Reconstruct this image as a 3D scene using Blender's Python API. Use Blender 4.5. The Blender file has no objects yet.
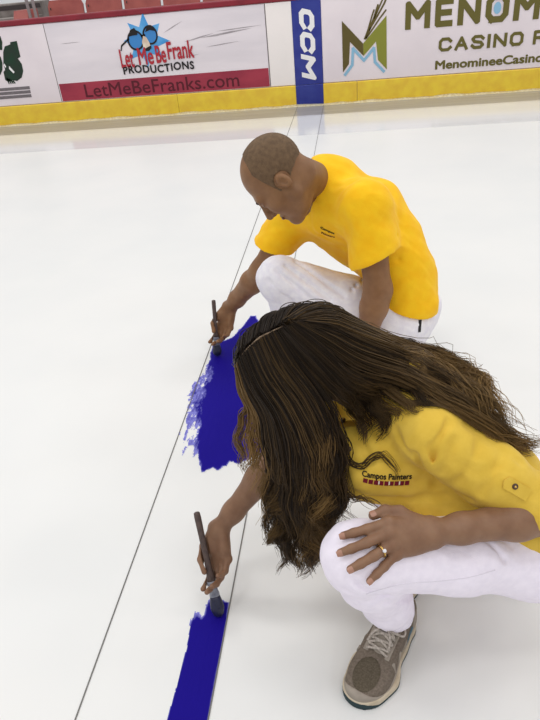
import bpy, math, random
import numpy as np
from mathutils import Vector, Matrix
random.seed(7); RNG = np.random.default_rng(7)
C = bpy.context.scene.collection
A = np.array
def nrm(v): v = np.asarray(v, float); return v/np.linalg.norm(v)

# ------------------------------------------------------------------ camera (540x720 frame)
FPX, CX, CY, CAMH = 619.0, 270.0, 360.0, 1.39977
_Y = nrm([81, 401, -FPX]); _Z = A([97, -975, -FPX], float); _Z = nrm(-(_Z - _Y*(_Z@_Y))); _X = np.cross(_Y, _Z)
RC = A([_X, _Y, _Z]); EYE = A([0, 0, CAMH])
def ray(px, py): return RC @ A([px-CX, -(py-CY), -FPX], float)
def atz(px, py, z): r = ray(px, py); return EYE + r*((z-CAMH)/r[2])
def aty(px, py, y): r = ray(px, py); return EYE + r*(y/r[1])
cam = bpy.data.cameras.new('camera'); camo = bpy.data.objects.new('camera', cam); C.objects.link(camo)
M4 = Matrix.Identity(4)
for i in range(3):
    for j in range(3): M4[i][j] = RC[i][j]
M4[2][3] = CAMH
camo.matrix_world = M4
cam.sensor_fit = 'HORIZONTAL'; cam.sensor_width = 36; cam.lens = FPX*36/540; cam.clip_start = .02
bpy.context.scene.camera = camo

# ------------------------------------------------------------------ materials
def lin(c):
    f = lambda u: (u/12.92 if u <= .04045 else ((u+.055)/1.055)**2.4)
    return tuple(f(v/255) for v in c) + (1,)
def mat(name, rgb, rough=.6, spec=.3, rgb2=None, nscale=20, bump=0, bscale=60, sss=0, metal=0, aniso=None, sheen=0, attr=None, detail=4):
    m = bpy.data.materials.new(name); m.use_nodes = True; nt = m.node_tree; b = nt.nodes['Principled BSDF']
    b.inputs['Base Color'].default_value = lin(rgb); b.inputs['Roughness'].default_value = rough
    b.inputs['Specular IOR Level'].default_value = spec; b.inputs['Metallic'].default_value = metal
    if sss:
        b.inputs['Subsurface Weight'].default_value = sss; b.inputs['Subsurface Radius'].default_value = (.012, .005, .003)
        b.inputs['Subsurface Scale'].default_value = .6
    if sheen: b.inputs['Sheen Weight'].default_value = sheen
    tc = nt.nodes.new('ShaderNodeTexCoord')
    if rgb2:
        n = nt.nodes.new('ShaderNodeTexNoise'); n.inputs['Scale'].default_value = nscale; n.inputs['Detail'].default_value = detail
        mx = nt.nodes.new('ShaderNodeMix'); mx.data_type = 'RGBA'
        mx.inputs[6].default_value = lin(rgb); mx.inputs[7].default_value = lin(rgb2)
        if attr:
            at = nt.nodes.new('ShaderNodeAttribute'); at.attribute_name = attr; nt.links.new(at.outputs['Fac'], mx.inputs[0])
        else:
            mp = nt.nodes.new('ShaderNodeMapping'); 
            if aniso: mp.inputs['Scale'].default_value = aniso
            nt.links.new(tc.outputs['Object'], mp.inputs[0]); nt.links.new(mp.outputs[0], n.inputs['Vector'])
            rp = nt.nodes.new('ShaderNodeValToRGB'); rp.color_ramp.elements[0].position = .35; rp.color_ramp.elements[1].position = .65
            nt.links.new(n.outputs['Fac'], rp.inputs[0]); nt.links.new(rp.outputs[0], mx.inputs[0])
        nt.links.new(mx.outputs[2], b.inputs['Base Color'])
    if bump:
        n2 = nt.nodes.new('ShaderNodeTexNoise'); n2.inputs['Scale'].default_value = bscale; n2.inputs['Detail'].default_value = 3
        nt.links.new(tc.outputs['Object'], n2.inputs['Vector'])
        bp = nt.nodes.new('ShaderNodeBump'); bp.inputs['Strength'].default_value = bump; bp.inputs['Distance'].default_value = .01
        nt.links.new(n2.outputs['Fac'], bp.inputs['Height']); nt.links.new(bp.outputs[0], b.inputs['Normal'])
    return m
MT = dict(
 ice=mat('white ice', (226, 226, 225), .34, .3, (231, 230, 228), 1.3, .06, 6),
 ice_edge=mat('pale grey ice', (226, 226, 226), .12, .5, (219, 219, 220), 2.0, aniso=(.3, 2, 1)),
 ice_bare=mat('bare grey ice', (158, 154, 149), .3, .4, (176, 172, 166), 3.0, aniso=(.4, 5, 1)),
 board=mat('white board', (238, 227, 231), .35, .4, (230, 219, 224), 2.5),
 plain=mat('clean white board', (247, 239, 236), .35, .4, (242, 235, 232), 3),
 adw=mat('scuffed ad white', (237, 228, 233), .35, .4, (222, 214, 220), 1.6, aniso=(.5, 1, 2.5)),
 yellow=mat('yellow kickplate', (246, 214, 66), .4, .4, (236, 196, 62), 9, .05, 30),
 kblue=mat('blue plate', (38, 48, 138), .35, .4, (48, 60, 146), 9),
 frost=mat('frost', (226, 218, 190), .8, .2, (205, 190, 150), 40, .3, 90),
 red=mat('red rail', (138, 32, 48), .4, .4, (124, 28, 44), 8),
 adred=mat('ad red', (168, 58, 76), .45, .3, (150, 48, 68), 5, aniso=(.6, 1, 2)),
 scuff=mat('scuff mark', (158, 150, 154), .6, .2, (186, 178, 182), 9),
 seam=mat('seam grey', (120, 112, 112), .6, .2),
 seat=mat('red seat plastic', (176, 98, 90), .5, .3, (158, 84, 80), 6),
 conc=mat('grey concrete', (150, 142, 138), .8, .2, (120, 112, 108), 6),
 dark=mat('dark metal', (70, 62, 62), .5, .3), steel=mat('steel post', (150, 140, 140), .4, .4),
 black=mat('black print', (30, 26, 28), .5, .3), green=mat('dark green print', (26, 58, 40), .5, .3, (36, 50, 40), 9),
 grey=mat('grey print', (130, 122, 126), .5, .3, (104, 98, 102), 30, aniso=(1, 1, 8)),
 star=mat('star blue', (70, 150, 214), .5, .3, (110, 180, 232), 6), lens=mat('lens blue', (64, 134, 200), .4, .3),
 lred=mat('letter red', (178, 44, 56), .5, .3), bone=mat('nose cream', (236, 224, 204), .5, .3, (214, 190, 170), 14),
 olive=mat('olive print', (112, 108, 42), .5, .3), olive_d=mat('dark olive print', (96, 84, 40), .5, .3), olive_l=mat('light olive print', (136, 138, 52), .5, .3),
 oltext=mat('olive lettering', (104, 96, 44), .5, .3), sky=mat('pale blue print', (140, 186, 214), .5, .3), white=mat('white print', (240, 238, 238), .45, .3),
 string=mat('grey string', (122, 120, 118), .8, .1), 
 skin_w=mat('tanned skin', (140, 106, 82), .5, .3, (127, 93, 71), 28, .05, 220, .12),
 skin_m=mat('weathered skin', (142, 104, 72), .48, .3, (128, 91, 62), 24, .05, 200, .12),
 stubble=mat('buzzed hair', (116, 92, 68), .65, .25, (98, 77, 57), 90, .25, 500, detail=8),
 lip=mat('lip', (130, 76, 64), .45, .35), brow=mat('brow hair', (70, 50, 38), .7, .2), eyew=mat('eye white', (226, 220, 214), .2, .5), iris=mat('iris', (50, 40, 34), .15, .5),
 scalp=mat('pale scalp', (150, 128, 106), .7, .2, (96, 78, 60), 120), nail=mat('fingernail', (168, 124, 104), .3, .5),
 shirt_w=mat('mustard yellow knit', (224, 188, 76), .8, .12, (217, 180, 68), 30, .12, 300, sheen=.1),
 shirt_m=mat('golden yellow cotton', (254, 202, 34), .8, .12, (252, 192, 26), 24, .12, 300, sheen=.1),
 denim=mat('white denim', (248, 240, 252), .8, .15, (242, 234, 247), 60, .12, 400),
 cotton=mat('white painter cotton', (240, 237, 242), .85, .2, (230, 226, 236), 50, .12, 300),
 seamw=mat('white stitching', (228, 222, 232), .8, .2),
 hair=mat('brown hair', (32, 23, 16), .52, .18, (146, 114, 68), attr='tone'),
 hairbase=mat('dark hair base', (30, 22, 16), .8, .1),
 handle=mat('worn wooden handle', (96, 80, 74), .55, .3, (76, 64, 62), 30, aniso=(6, 6, 1)),
 ferrule=mat('paint smeared ferrule', (150, 152, 160), .4, .4, (104, 106, 122), 60),
 bristle=mat('dark blue wet bristles', (22, 24, 44), .4, .5, (34, 36, 70), 160, aniso=(4, 4, .4)),
 taupe=mat('taupe mesh', (126, 114, 102), .85, .15, (106, 95, 85), 240, .3, 700), overlay=mat('grey suede', (162, 152, 140), .75, .2, (149, 139, 128), 40, .1, 300),
 toemesh=mat('dark taupe mesh', (104, 94, 80), .9, .1, (86, 78, 66), 260, .4, 800),
 midsole=mat('cream sole', (206, 192, 170), .7, .2, (190, 174, 150), 30), outsole=mat('dark teal rubber', (44, 62, 66), .7, .2), lace=mat('grey lace', (198, 188, 178), .85, .1, (160, 150, 140), 200),
 teal=mat('blue grey accent', (88, 112, 124), .6, .3), lining=mat('dark lining', (72, 66, 64), .9, .1),
 sock=mat('white sock', (225, 222, 222), .9, .1), gold=mat('gold', (214, 176, 100), .25, .5, metal=1), gem=mat('gem', (225, 225, 230), .08, .8),
 button=mat('dark button', (70, 46, 30), .35, .5), bar=mat('maroon thread', (110, 22, 38), .7, .2), barw=mat('white thread', (226, 214, 200), .7, .2), blackt=mat('black thread', (34, 26, 24), .7, .2),
)
def paint_mat():
    m = mat('wet blue paint', (26, 14, 150), .6, .06); nt = m.node_tree; b = nt.nodes['Principled BSDF']
    at = nt.nodes.new('ShaderNodeAttribute'); at.attribute_name = 'cover'
    mx = nt.nodes.new('ShaderNodeMix'); mx.data_type = 'RGBA'; mx.inputs[6].default_value = lin((150, 150, 226)); mx.inputs[7].default_value = lin((27, 14, 132))
    nt.links.new(at.outputs['Fac'], mx.inputs[0]); nt.links.new(mx.outputs[2], b.inputs['Base Color'])
    return m
MT['paint'] = paint_mat()

# ------------------------------------------------------------------ object helpers
def link(name, me, m=None, parent=None, smooth=False):
    if m is not None: me.materials.append(MT[m] if isinstance(m, str) else m)
    if smooth: me.polygons.foreach_set('use_smooth', np.ones(len(me.polygons), bool))
    o = bpy.data.objects.new(name, me); C.objects.link(o)
    if parent is not None:
        o.parent = parent; bpy.context.view_layer.update(); o.matrix_parent_inverse = parent.matrix_world.inverted()
    return o
def tag(o, label=None, cat=None, group=None, kind=None):
    for k, v in (('label', label), ('category', cat), ('group', group), ('kind', kind)):
        if v: o[k] = v
    return o
def empty(name, loc): 
    o = bpy.data.objects.new(name, None); C.objects.link(o); o.location = loc; o.empty_display_size = .05
    bpy.context.view_layer.update(); return o
def pydata(v, f): me = bpy.data.meshes.new('m'); me.from_pydata([tuple(map(float, p)) for p in v], [], [tuple(map(int, q)) for q in f]); me.update(); return me
def npmesh(V, F):                      # fast mesh from arrays (F: n x k)
    me = bpy.data.meshes.new('m'); k = F.shape[1]
    me.vertices.add(len(V)); me.vertices.foreach_set('co', V.astype(np.float32).ravel())
    me.loops.add(F.size); me.loops.foreach_set('vertex_index', F.astype(np.int32).ravel())
    me.polygons.add(len(F)); me.polygons.foreach_set('loop_start', np.arange(0, F.size, k, dtype=np.int32))
    me.update(calc_edges=True); return me
class MB:
    def __init__(s): s.v = []; s.f = []
    def add(s, v, f): n = len(s.v); s.v += [tuple(map(float, p)) for p in v]; s.f += [tuple(i+n for i in q) for q in f]; return s
    def box(s, lo, hi, b=0.0):
        x0, y0, z0 = lo; x1, y1, z1 = hi
        if b:
            pts = []
            for z, i in ((z0, b), (z0+b, 0), (z1-b, 0), (z1, b)):
                pts += [(x0+i, y0+i, z), (x1-i, y0+i, z), (x1-i, y1-i, z), (x0+i, y1-i, z)]
            f = [(3, 2, 1, 0), (12, 13, 14, 15)]
            for l in range(3):
                for k in range(4): f.append((l*4+k, l*4+(k+1) % 4, l*4+4+(k+1) % 4, l*4+4+k))
            return s.add(pts, f)
        return s.add([(x0,y0,z0),(x1,y0,z0),(x1,y1,z0),(x0,y1,z0),(x0,y0,z1),(x1,y0,z1),(x1,y1,z1),(x0,y1,z1)],
                     [(3,2,1,0),(4,5,6,7),(0,1,5,4),(1,2,6,5),(2,3,7,6),(3,0,4,7)])
    def tube(s, pts, r, n=8, flat=1.0, up=(0, 0, 1)):
        pts = [A(p, float) for p in pts]; rs = r if hasattr(r, '__len__') else [r]*len(pts); V = []; prev = None
        for i, p in enumerate(pts):
            t = nrm(pts[min(i+1, len(pts)-1)] - pts[max(i-1, 0)])
            u = A(up, float) if prev is None else prev
            u = u - t*(u@t)
            if np.linalg.norm(u) < 1e-4: u = np.cross(t, [1, .3, 0])
            u = nrm(u); prev = u; w = np.cross(t, u)
            for k in range(n):
                a = 2*math.pi*k/n; V.append(p + u*math.cos(a)*rs[i]*flat + w*math.sin(a)*rs[i])
        F = []
        for i in range(len(pts)-1):
            for k in range(n): F.append((i*n+k, i*n+(k+1) % n, (i+1)*n+(k+1) % n, (i+1)*n+k))
        F.append(tuple(range(n))[::-1]); F.append(tuple(range((len(pts)-1)*n, len(pts)*n)))
        return s.add(V, F)
    def prism(s, poly, fn, t):          # polygon (u,v) extruded from depth 0 to t through fn(u,v,d)
        n = len(poly); V = [fn(u, v, 0) for u, v in poly] + [fn(u, v, t) for u, v in poly]
        return s.add(V, [tuple(range(n))[::-1], tuple(range(n, 2*n))] + [(k, (k+1) % n, n+(k+1) % n, n+k) for k in range(n)])
    def build(s, name, m, parent=None, smooth=False):
        me = pydata(s.v, s.f)
        import bmesh; bm = bmesh.new(); bm.from_mesh(me); bmesh.ops.recalc_face_normals(bm, faces=bm.faces); bm.to_mesh(me); bm.free()
        return link(name, me, m, parent, smooth)
def smoothline(pts, n=6):
    pts = [A(p, float) for p in pts]; out = []
    for i in range(len(pts)-1):
        p0, p1, p2, p3 = pts[max(i-1, 0)], pts[i], pts[i+1], pts[min(i+2, len(pts)-1)]
        for k in range(n):
            t = k/n; out.append(.5*((2*p1) + (p2-p0)*t + (2*p0-5*p1+4*p2-p3)*t*t + (3*p1-p0-3*p2+p3)*t**3))
    return out + [pts[-1]]

# ================================================================== SETTING
YB = 7.70
def slab(name, x0, y0, x1, y1, z, th, m):
    return tag(MB().box((x0, y0, z-th), (x1, y1, z)).build(name, m), kind='structure')
slab('floor', -14, -4, 12, 6.22, 0, .1, 'ice')
slab('floor_unfinished_ice', -14, 6.22, 12, 7.14, 0, .1, 'ice_edge')
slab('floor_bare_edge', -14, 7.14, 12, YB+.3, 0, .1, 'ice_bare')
# boards
tag(MB().box((-14, YB+.012, 0), (12, YB+.10, 1.075)).build('wall_back', 'board'), kind='structure')
tag(MB().box((-14, YB-.012, 1.075), (12, YB+.13, 1.135), .01).build('trim_1', 'red'), kind='structure')
kb = MB(); kx = -14
for x0, x1 in ((-14, -4.5), (-4.496, -2.06), (-2.056, -.649), (-.331, .05), (.054, 2.6), (2.604, 12)): kb.box((x0, YB-.02, 0), (x1, YB+.012, .225), .006)
tag(kb.build('baseboard_back', 'yellow'), kind='structure')
fb = MB(); xs = np.arange(-6, 4, .06)
for side in (0,):
    V = []; F = []
    for i, x in enumerate(xs):
        hh = .012+.012*abs(math.sin(x*7.3)*math.sin(x*3.1+1))+.006*random.random(); d = .028+.014*abs(math.sin(x*5.1))
        V += [(x, YB-.022-d, .0005), (x, YB-.0225, hh), (x, YB-.0205, .0005)]
        if i: F += [(3*i-3, 3*i, 3*i+1, 3*i-2), (3*i-2, 3*i+1, 3*i+2, 3*i-1)]
    fb.add(V, F)
tag(fb.build('trim_2', 'frost', None, True), kind='structure')
# stands behind the boards
tag(MB().box((-14, YB+.6, 0), (12, 12, .42)).build('floor_stands', 'conc'), kind='structure')
tag(MB().box((-14, 9.75, .42), (12, 12, 1.0)).build('wall_riser', 'dark'), kind='structure')
st = empty('concrete_stairs', (-5.6, 9.0, .42))
tag(st, 'grey concrete stairs of the stands above the red rail at far left', 'stairs')
for k in range(4):
    MB().box((-7.2, 8.55+.34*k, .42), (-4.32, 8.55+.34*k+.34, .78+.165*k), .008).build('step', 'conc', st)
    MB().box((-7.2, 8.545+.34*k, .70+.165*k), (-4.32, 8.553+.34*k, .755+.165*k)).build('step_nosing', 'dark', st)
def seat(x, label):
    s = empty('stadium_seat', (x, 9.0, .42)); tag(s, label, 'seat', 'red folding seats behind the boards')
    b = MB(); pts = []
    prof = [(-.238, .72), (-.242, 1.2), (-.21, 1.27), (.21, 1.27), (.242, 1.2), (.238, .72)]
    b.prism(prof, lambda u, v, d: (x+u, 8.92+(v-.72)*.16-.03*math.cos(u*6)+d, v), .03); b.build('backrest', 'seat', s)
    MB().box((x-.22, 8.60, .80), (x+.22, 8.93, .84), .012).build('seat_pan', 'seat', s)
    MB().tube([(x-.26, 8.95, .42), (x-.26, 8.95, 1.0), (x-.26, 8.7, 1.02)], .010).build('armrest', 'dark', s)
    for zz in (1.06, 1.16): MB().box((x-.2, 8.915+(zz-.72)*.16-.033, zz), (x-.19, 8.925+(zz-.72)*.16-.03, zz+.03)).build('bolt', 'dark', s)
sl = ['red folding stadium seat next to the grey posts and stairs', 'second red stadium seat from the grey posts', 'third red stadium seat from the grey posts', 'fourth red stadium seat from the grey posts, above the blue star',
      'fifth red stadium seat from the grey posts', 'sixth red stadium seat from the grey posts', 'seventh red stadium seat from the grey posts', 'eighth red stadium seat from the grey posts, nearest the blue upright stripe']
for k in range(8): seat(-3.72+.52*k, sl[k])
rp = empty('hand_rail', (-4.0, 8.6, .42)); tag(rp, 'pair of thin grey rail posts between stairs and red seats', 'railing')
for xx in (-4.06, -3.98): MB().tube([(xx, 8.62, .42), (xx, 8.62, 1.5)], .02).build('post', 'steel', rp)
MB().tube([(-4.06, 8.62, 1.5), (-3.98, 8.62, 1.5)], .02).build('cross_bar', 'steel', rp)
ep = MB().prism([(0, .42), (0, 1.06), (.1, 1.2), (.36, 1.2), (.36, .42)], lambda u, v, d: (-4.30+d, 8.6+u, v), .2).build('seat_row_end_panel', 'seat')
tag(ep, 'rounded red end panel of the seat row beside the grey steps', 'panel')

# ------------------------------------------------------------------ flat lettering
def text_mesh(body, size, bold=0.0, shear=0.0, xs=1.0, ext=.0012, spacing=1.0):
    cu = bpy.data.curves.new('t', 'FONT'); cu.body = body; cu.size = size; cu.offset = 0; cu.shear = shear; cu.extrude = 0; cu.space_character = spacing; cu.resolution_u = 6
    o = bpy.data.objects.new('t', cu); C.objects.link(o); dg = bpy.context.evaluated_depsgraph_get()
    me = bpy.data.meshes.new_from_object(o.evaluated_get(dg)); bpy.data.objects.remove(o)
    V = np.empty(len(me.vertices)*3, np.float32); me.vertices.foreach_get('co', V); V = V.reshape(-1, 3)
    V = V[:, :2].astype(float); V[:, 0] *= xs; F = [tuple(p.vertices) for p in me.polygons]
    D = np.zeros(len(V))
    if bold > 0:                         # heavy lettering: the same outline struck several times
        k = len(V); r = bold; offs = [(r*math.cos(a), r*math.sin(a)) for a in np.arange(8)*math.pi/4]+[(0, 0)]
        F = [tuple(i+k*j for i in f) for j in range(len(offs)) for f in F]; V = np.concatenate([V+A(o_) for o_ in offs]); D = np.repeat(np.arange(len(offs))*.00022, k)
    V[:, 0] -= V[:, 0].min()
    return np.column_stack([V, D]), F
def wall_pts(V, x, z, d=.0, rot=0.0, wmax=None, hmax=None, curve=None):
    V = V.copy()
    if wmax: V[:, 0] *= wmax/V[:, 0].max()
    if hmax: V[:, 1] = (V[:, 1]-V[:, 1].min())*hmax/(V[:, 1].max()-V[:, 1].min())
    if curve: V[:, 1] += curve(V[:, 0])
    c, s = math.cos(rot), math.sin(rot)
    return [(x+c*u-s*v, YB-d-e, z+s*u+c*v) for u, v, e in V]
def wall_text(name, body, x, z, w, hgt, m, parent, d=.006, bold=0., shear=0., rot=0., curve=None, spacing=1.):
    V, F = text_mesh(body, 1, bold, shear, 1, 0, spacing); me = pydata(wall_pts(V, x, z, d, rot, w, hgt, curve), F); return link(name, me, m, parent)
def wall_poly(name, poly, m, parent, d=.006, t=.002): return MB().prism(poly, lambda u, v, e: (u, YB-d-e, v), t).build(name, m, parent)
def wall_box(name, x0, z0, x1, z1, m, parent, d=0., t=.004): return MB().box((x0, YB-d-t, z0), (x1, YB-d, z1)).build(name, m, parent)
def pw(px, py): p = aty(px, py, YB-.012); return (p[0], p[2])
STROKE = {'M': [[(0, 0), (0, 1), (.5, .42), (1, 1), (1, 0)]], 'E': [[(1, 0), (0, 0), (0, 1), (1, 1)], [(0, .5), (.9, .5)]], 'N': [[(0, 0), (0, 1), (1, 0), (1, 1)]],
 'O': [[(.22, 0), (0, .22), (0, .78), (.22, 1), (.78, 1), (1, .78), (1, .22), (.78, 0), (.22, 0)]], 'I': [[(.5, 0), (.5, 1)]],
 'C': [[(1, .2), (.78, 0), (.22, 0), (0, .22), (0, .78), (.22, 1), (.78, 1), (1, .8)]], 'A': [[(0, 0), (.5, 1), (1, 0)], [(.18, .32), (.82, .32)]],
 'S': [[(1, .82), (.78, 1), (.22, 1), (0, .8), (.2, .55), (.8, .45), (1, .22), (.78, 0), (.22, 0), (0, .18)]], 'R': [[(0, 0), (0, 1), (.75, 1), (1, .84), (1, .62), (.75, .46), (0, .46)], [(.55, .46), (1, 0)]], 'T': [[(0, 1), (1, 1)], [(.5, 1), (.5, 0)]]}
def stroke_letter(mb, ch, x, z, w, hh, sw, d, rot=0, shear=0, t=.002, tm=None):
    for jj, pl in enumerate(STROKE[ch]):
        P = [A((u*(w-sw)+sw/2, v*(hh-sw)+sw/2)) for u, v in pl]
        for i in range(1, len(P)-1):
            fn = tm or (lambda u, v: (x+u+shear*v, z+v)); mb.prism([fn(P[i][0]+sw*.5*math.cos(a), P[i][1]+sw*.5*math.sin(a)) for a in np.arange(8)*math.pi/4+math.pi/8], lambda u, v, e: (u, YB-d-e, v), t)
        for i in range(len(P)-1):
            a, b = P[i], P[i+1]; dr = nrm(b-a); n = A((-dr[1], dr[0]))*sw/2
            e0 = dr*sw/2*(1 if i > 0 else (1 if abs(dr[0]) > .99 or abs(dr[1]) > .99 else .35)); e1 = dr*sw/2*(1 if i < len(P)-2 else (1 if abs(dr[0]) > .99 or abs(dr[1]) > .99 else .35))
            if i == 0 or i == len(P)-2: pass
            ex0 = dr*sw*.22 if i > 0 else dr*sw*.5; ex1 = dr*sw*.22 if i < len(P)-2 else dr*sw*.5
            q = [a-ex0-n, b+ex1-n, b+ex1+n, a-ex0+n]
            fn = tm or (lambda u, v: (x+u+shear*v, z+v))
            mb.prism([fn(*p) for p in q], lambda u, v, e: (u, YB-d-e-.00025*(i+1)-jj*.0001, v), t)

# left panel with the green lettering
g = empty('advertising_panel', (-4.2, YB, .23)); tag(g, 'white board panel with dark green brush lettering left of the seam', 'board panel')
wall_box('panel', -6.0, .235, -3.502, 1.07, 'board', g, -.010, .014)
S_ = []
V, F = text_mesh("'s", 1, .06, .12); 
def grn(name, px0, py0, px1, py1, body, bold):
    a = pw(px0, py1); b = pw(px1, py0); wall_text(name, body, a[0], a[1], b[0]-a[0], b[1]-a[1], 'green', g, .006, bold, .1)
wall_poly('letter', [pw(*q) for q in [(3, 52), (4.5, 46.5), (10, 44.5), (10, 42.2), (16.5, 41), (20.2, 57), (17.5, 58.5), (21.5, 64), (23, 71), (21.5, 77.5), (17, 81), (12, 80.3), (8, 82), (5, 80), (3.3, 72), (5, 70), (3.2, 64)]], 'green', g)
wall_poly('letter', [pw(*q) for q in [(-16, 54), (-4, 54), (0.5, 57), (2.2, 63), (2.2, 70), (0, 75), (-6, 77), (-16, 77)]], 'green', g)
wall_poly('letter_glint', [pw(4.2, 63.5), pw(6, 66.5), pw(5.4, 68), pw(3.8, 65)], 'white', g, .009)
wall_poly('apostrophe', [pw(-3, 50), pw(2, 50), pw(2, 42), pw(0, 36), pw(-4, 36)], 'green', g)
for k in range(4): wall_poly('brush_tail', [pw(6+2*k, 78+k), pw(7.6+2*k, 77.6+k), pw(9.5+2*k, 84-1.2*k+k), pw(8.6+2*k, 84.3-1.2*k+k)], 'green', g)
wall_poly('letter_glint', [pw(9, 66), pw(14.5, 72), pw(13.5, 73.4), pw(9, 69)], 'white', g, .009)
for k in range(3):
    p, q = pw(-30, 99.2-4.2*k), pw(31.5-.8*k, 97.2-4.0*k); wall_poly('small_print_bar', [(p[0], q[1]), (q[0], q[1]), (q[0], q[1]+.034), (p[0], q[1]+.034)], 'grey', g, .0045)
# blue star advert
s = empty('advertising_panel', (-2.2, YB, .23)); tag(s, 'white board panel with blue star, glasses and a red web address strip', 'board panel')
XA0, XA1 = -3.494, -.945
wall_box('panel', XA0, .235, XA1, 1.068, 'adw', s, -.010, .014)
zr = .432
wall_box('red_strip', XA0+.01, .238, XA1-.004, zr, 'adred', s, .004, .002)
wall_text('web_address', 'LetMeBeFranks.com', pw(86, 97)[0], .262, pw(240, 90)[0]-pw(86, 97)[0], .145, mat('maroon print', (92, 26, 40), .5, .3), s, .0065, .006, spacing=1.02)
c0 = A(pw(145, 39)); 
pts = []
for k, (r1, r2) in enumerate([(.31, .155), (.27, .15), (.30, .15), (.27, .14), (.30, .15), (.29, .15), (.27, .15), (.28, .15)]):
    a1 = math.radians(86-45*k); a2 = math.radians(86-45*k-22.5); pts += [(c0[0]+r1*.95*math.cos(a1), c0[1]-.02+r1*math.sin(a1)*.92), (c0[0]+r2*math.cos(a2), c0[1]-.02+r2*math.sin(a2))]
wall_poly('star', pts, 'star', s, .004, .0015)
def ring(mb, c, ax, ay, w, n=24, rot=0):
    for k in range(n):
        a0, a1 = 2*math.pi*k/n, 2*math.pi*(k+1)/n; q = []
        for a_, sc in ((a0, 1), (a1, 1), (a1, 1-w), (a0, 1-w)):
            u, v = ax*sc*math.cos(a_), ay*sc*math.sin(a_); q.append((c[0]+u*math.cos(rot)-v*math.sin(rot), c[1]+u*math.sin(rot)+v*math.cos(rot)))
        mb.prism(q, lambda u, v, e: (u, YB-.0075-e, v), .0015)
def disc(c, ax, ay, rot=0, n=20): return [(c[0]+ax*math.cos(2*math.pi*k/n)*math.cos(rot)-ay*math.sin(2*math.pi*k/n)*math.sin(rot), c[1]+ax*math.cos(2*math.pi*k/n)*math.sin(rot)+ay*math.sin(2*math.pi*k/n)*math.cos(rot)) for k in range(n)]
lc, rc = A(pw(135.5, 40.5)), A(pw(150, 35))
gl = MB(); ring(gl, lc, .098, .105, .2); ring(gl, rc, .088, .1, .2)
for a_, b_, w_ in ((pw(141, 36.5), pw(145, 34.8), .022), (pw(129, 38.5), pw(121.5, 46), .018), (pw(121.5, 45.5), pw(121, 51), .014)):
    a_, b_ = A(a_), A(b_); n_ = A((-(b_-a_)[1], (b_-a_)[0])); n_ = n_/np.linalg.norm(n_)*w_/2
    gl.prism([a_-n_, b_-n_, b_+n_, a_+n_], lambda u, v, e: (u, YB-.0075-e, v), .0015)
gl.build('glasses', 'black', s)
for c_, ax in ((lc, .082), (rc, .073)): wall_poly('lens', disc(c_, ax, .088), 'lens', s, .006, .001)
wall_poly('eyebrow', [pw(128, 37), pw(130, 30), pw(134, 28), pw(137, 32), pw(137.5, 35), pw(133, 35.5)], 'black', s, .0095)
wall_poly('eyebrow', [pw(145, 32), pw(147, 26), pw(150, 25), pw(154, 28), pw(155, 31), pw(150, 30)], 'black', s, .0095)
wall_poly('nose', [pw(143, 36), pw(146, 37), pw(149, 42), pw(150.5, 46), pw(147, 49), pw(143.5, 47.5), pw(142, 42)], 'bone', s, .0095)
wall_poly('moustache', [pw(144.5, 49), pw(147, 47.5), pw(151, 45.5), pw(151.5, 48), pw(149, 51), pw(146, 51)], 'black', s, .0115)
for word, x0, y0, x1, y1 in (('Let', 122, 48, 133.5, 68.5), ('Me', 139.5, 50, 153.5, 65.5), ('Be', 157, 48, 166, 63.5), ('Frank', 168.5, 45, 194, 60)):
    p, q = A(pw(x0, y1)), A(pw(x1, (y0+y1)/2)); wall_text('red_word', word, p[0], p[1]-.0, q[0]-p[0], .185 if word != 'Let' else .2, 'lred', s, .0125, .022)
wall_text('lower_word', 'PRODUCTIONS', pw(124, 74.5)[0], pw(124, 75)[1]+.002, pw(194.5, 68)[0]-pw(124, 74)[0], .085, 'black', s, .0125, .03, curve=lambda x: .008*np.sin(x*11), spacing=1.12)
sc = MB()
for (x0, y0), (x1, y1), w_ in (((163, 33), (182, 21), .012), ((184, 42), (214, 33), .014), ((200, 38), (252, 28), .02), ((206, 47), (240, 41), .01), ((215, 31.5), (262, 25), .01), ((60, 44), (80, 42), .008), ((180, 58), (200, 54), .008)):
    p, q = A(pw(x0, y0)), A(pw(x1, y1)); L = q-p; n_ = nrm((-L[1], L[0]))*w_/2; poly = [p, p+L*.3-n_*1.2, p+L*.7-n_*.7, q, p+L*.6+n_*.9, p+L*.25+n_*.6]
    MB().prism(poly, lambda u, v, e: (u, YB-.0045-e, v), .0008).build('scuff_mark', 'scuff', s)
wl = empty('board_panel', (-.8, YB, .23)); tag(wl, 'narrow plain white board panel left of the blue upright stripe', 'board panel')
wall_box('panel', XA1+.004, .235, -.651, 1.07, 'plain', wl, -.010, .013); wall_box('edge_strip', XA1+.004, .235, XA1+.012, 1.07, 'seam', wl, .003, .0005)
tag(MB().box((-3.502, YB-.0045, .235), (-3.494, YB+.012, 1.07)).build('trim_3', 'seam'), kind='structure')
# blue upright stripe
bl = empty('blue_line_marker', (-.49, YB, 0)); tag(bl, 'blue upright stripe with white slanted letters on the white boards', 'line marker')
wall_box('stripe', -.649, .229, -.331, 1.074, 'kblue', bl, -.010, .016); MB().box((-.647, YB-.022, .001), (-.333, YB+.012, .225), .005).build('kick_plate', 'kblue', bl)
cc = MB()
def vtm(zt, hgt, w, shear=.22):        # letters turned to read downward: u runs down, v runs right
    return lambda u, v: (-.578+v*1.0, zt-u-shear*v)
for ch, ztop, wid in (('C', 1.0, .2), ('C', .775, .2), ('M', .545, .24)): stroke_letter(cc, ch, 0, 0, wid, .165, .050, .0065, tm=(lambda zt: (lambda u, v: (-.57+v, zt-u+.28*(.165-v)-.04)))(ztop))
cc.build('lettering', 'white', bl)
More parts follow.
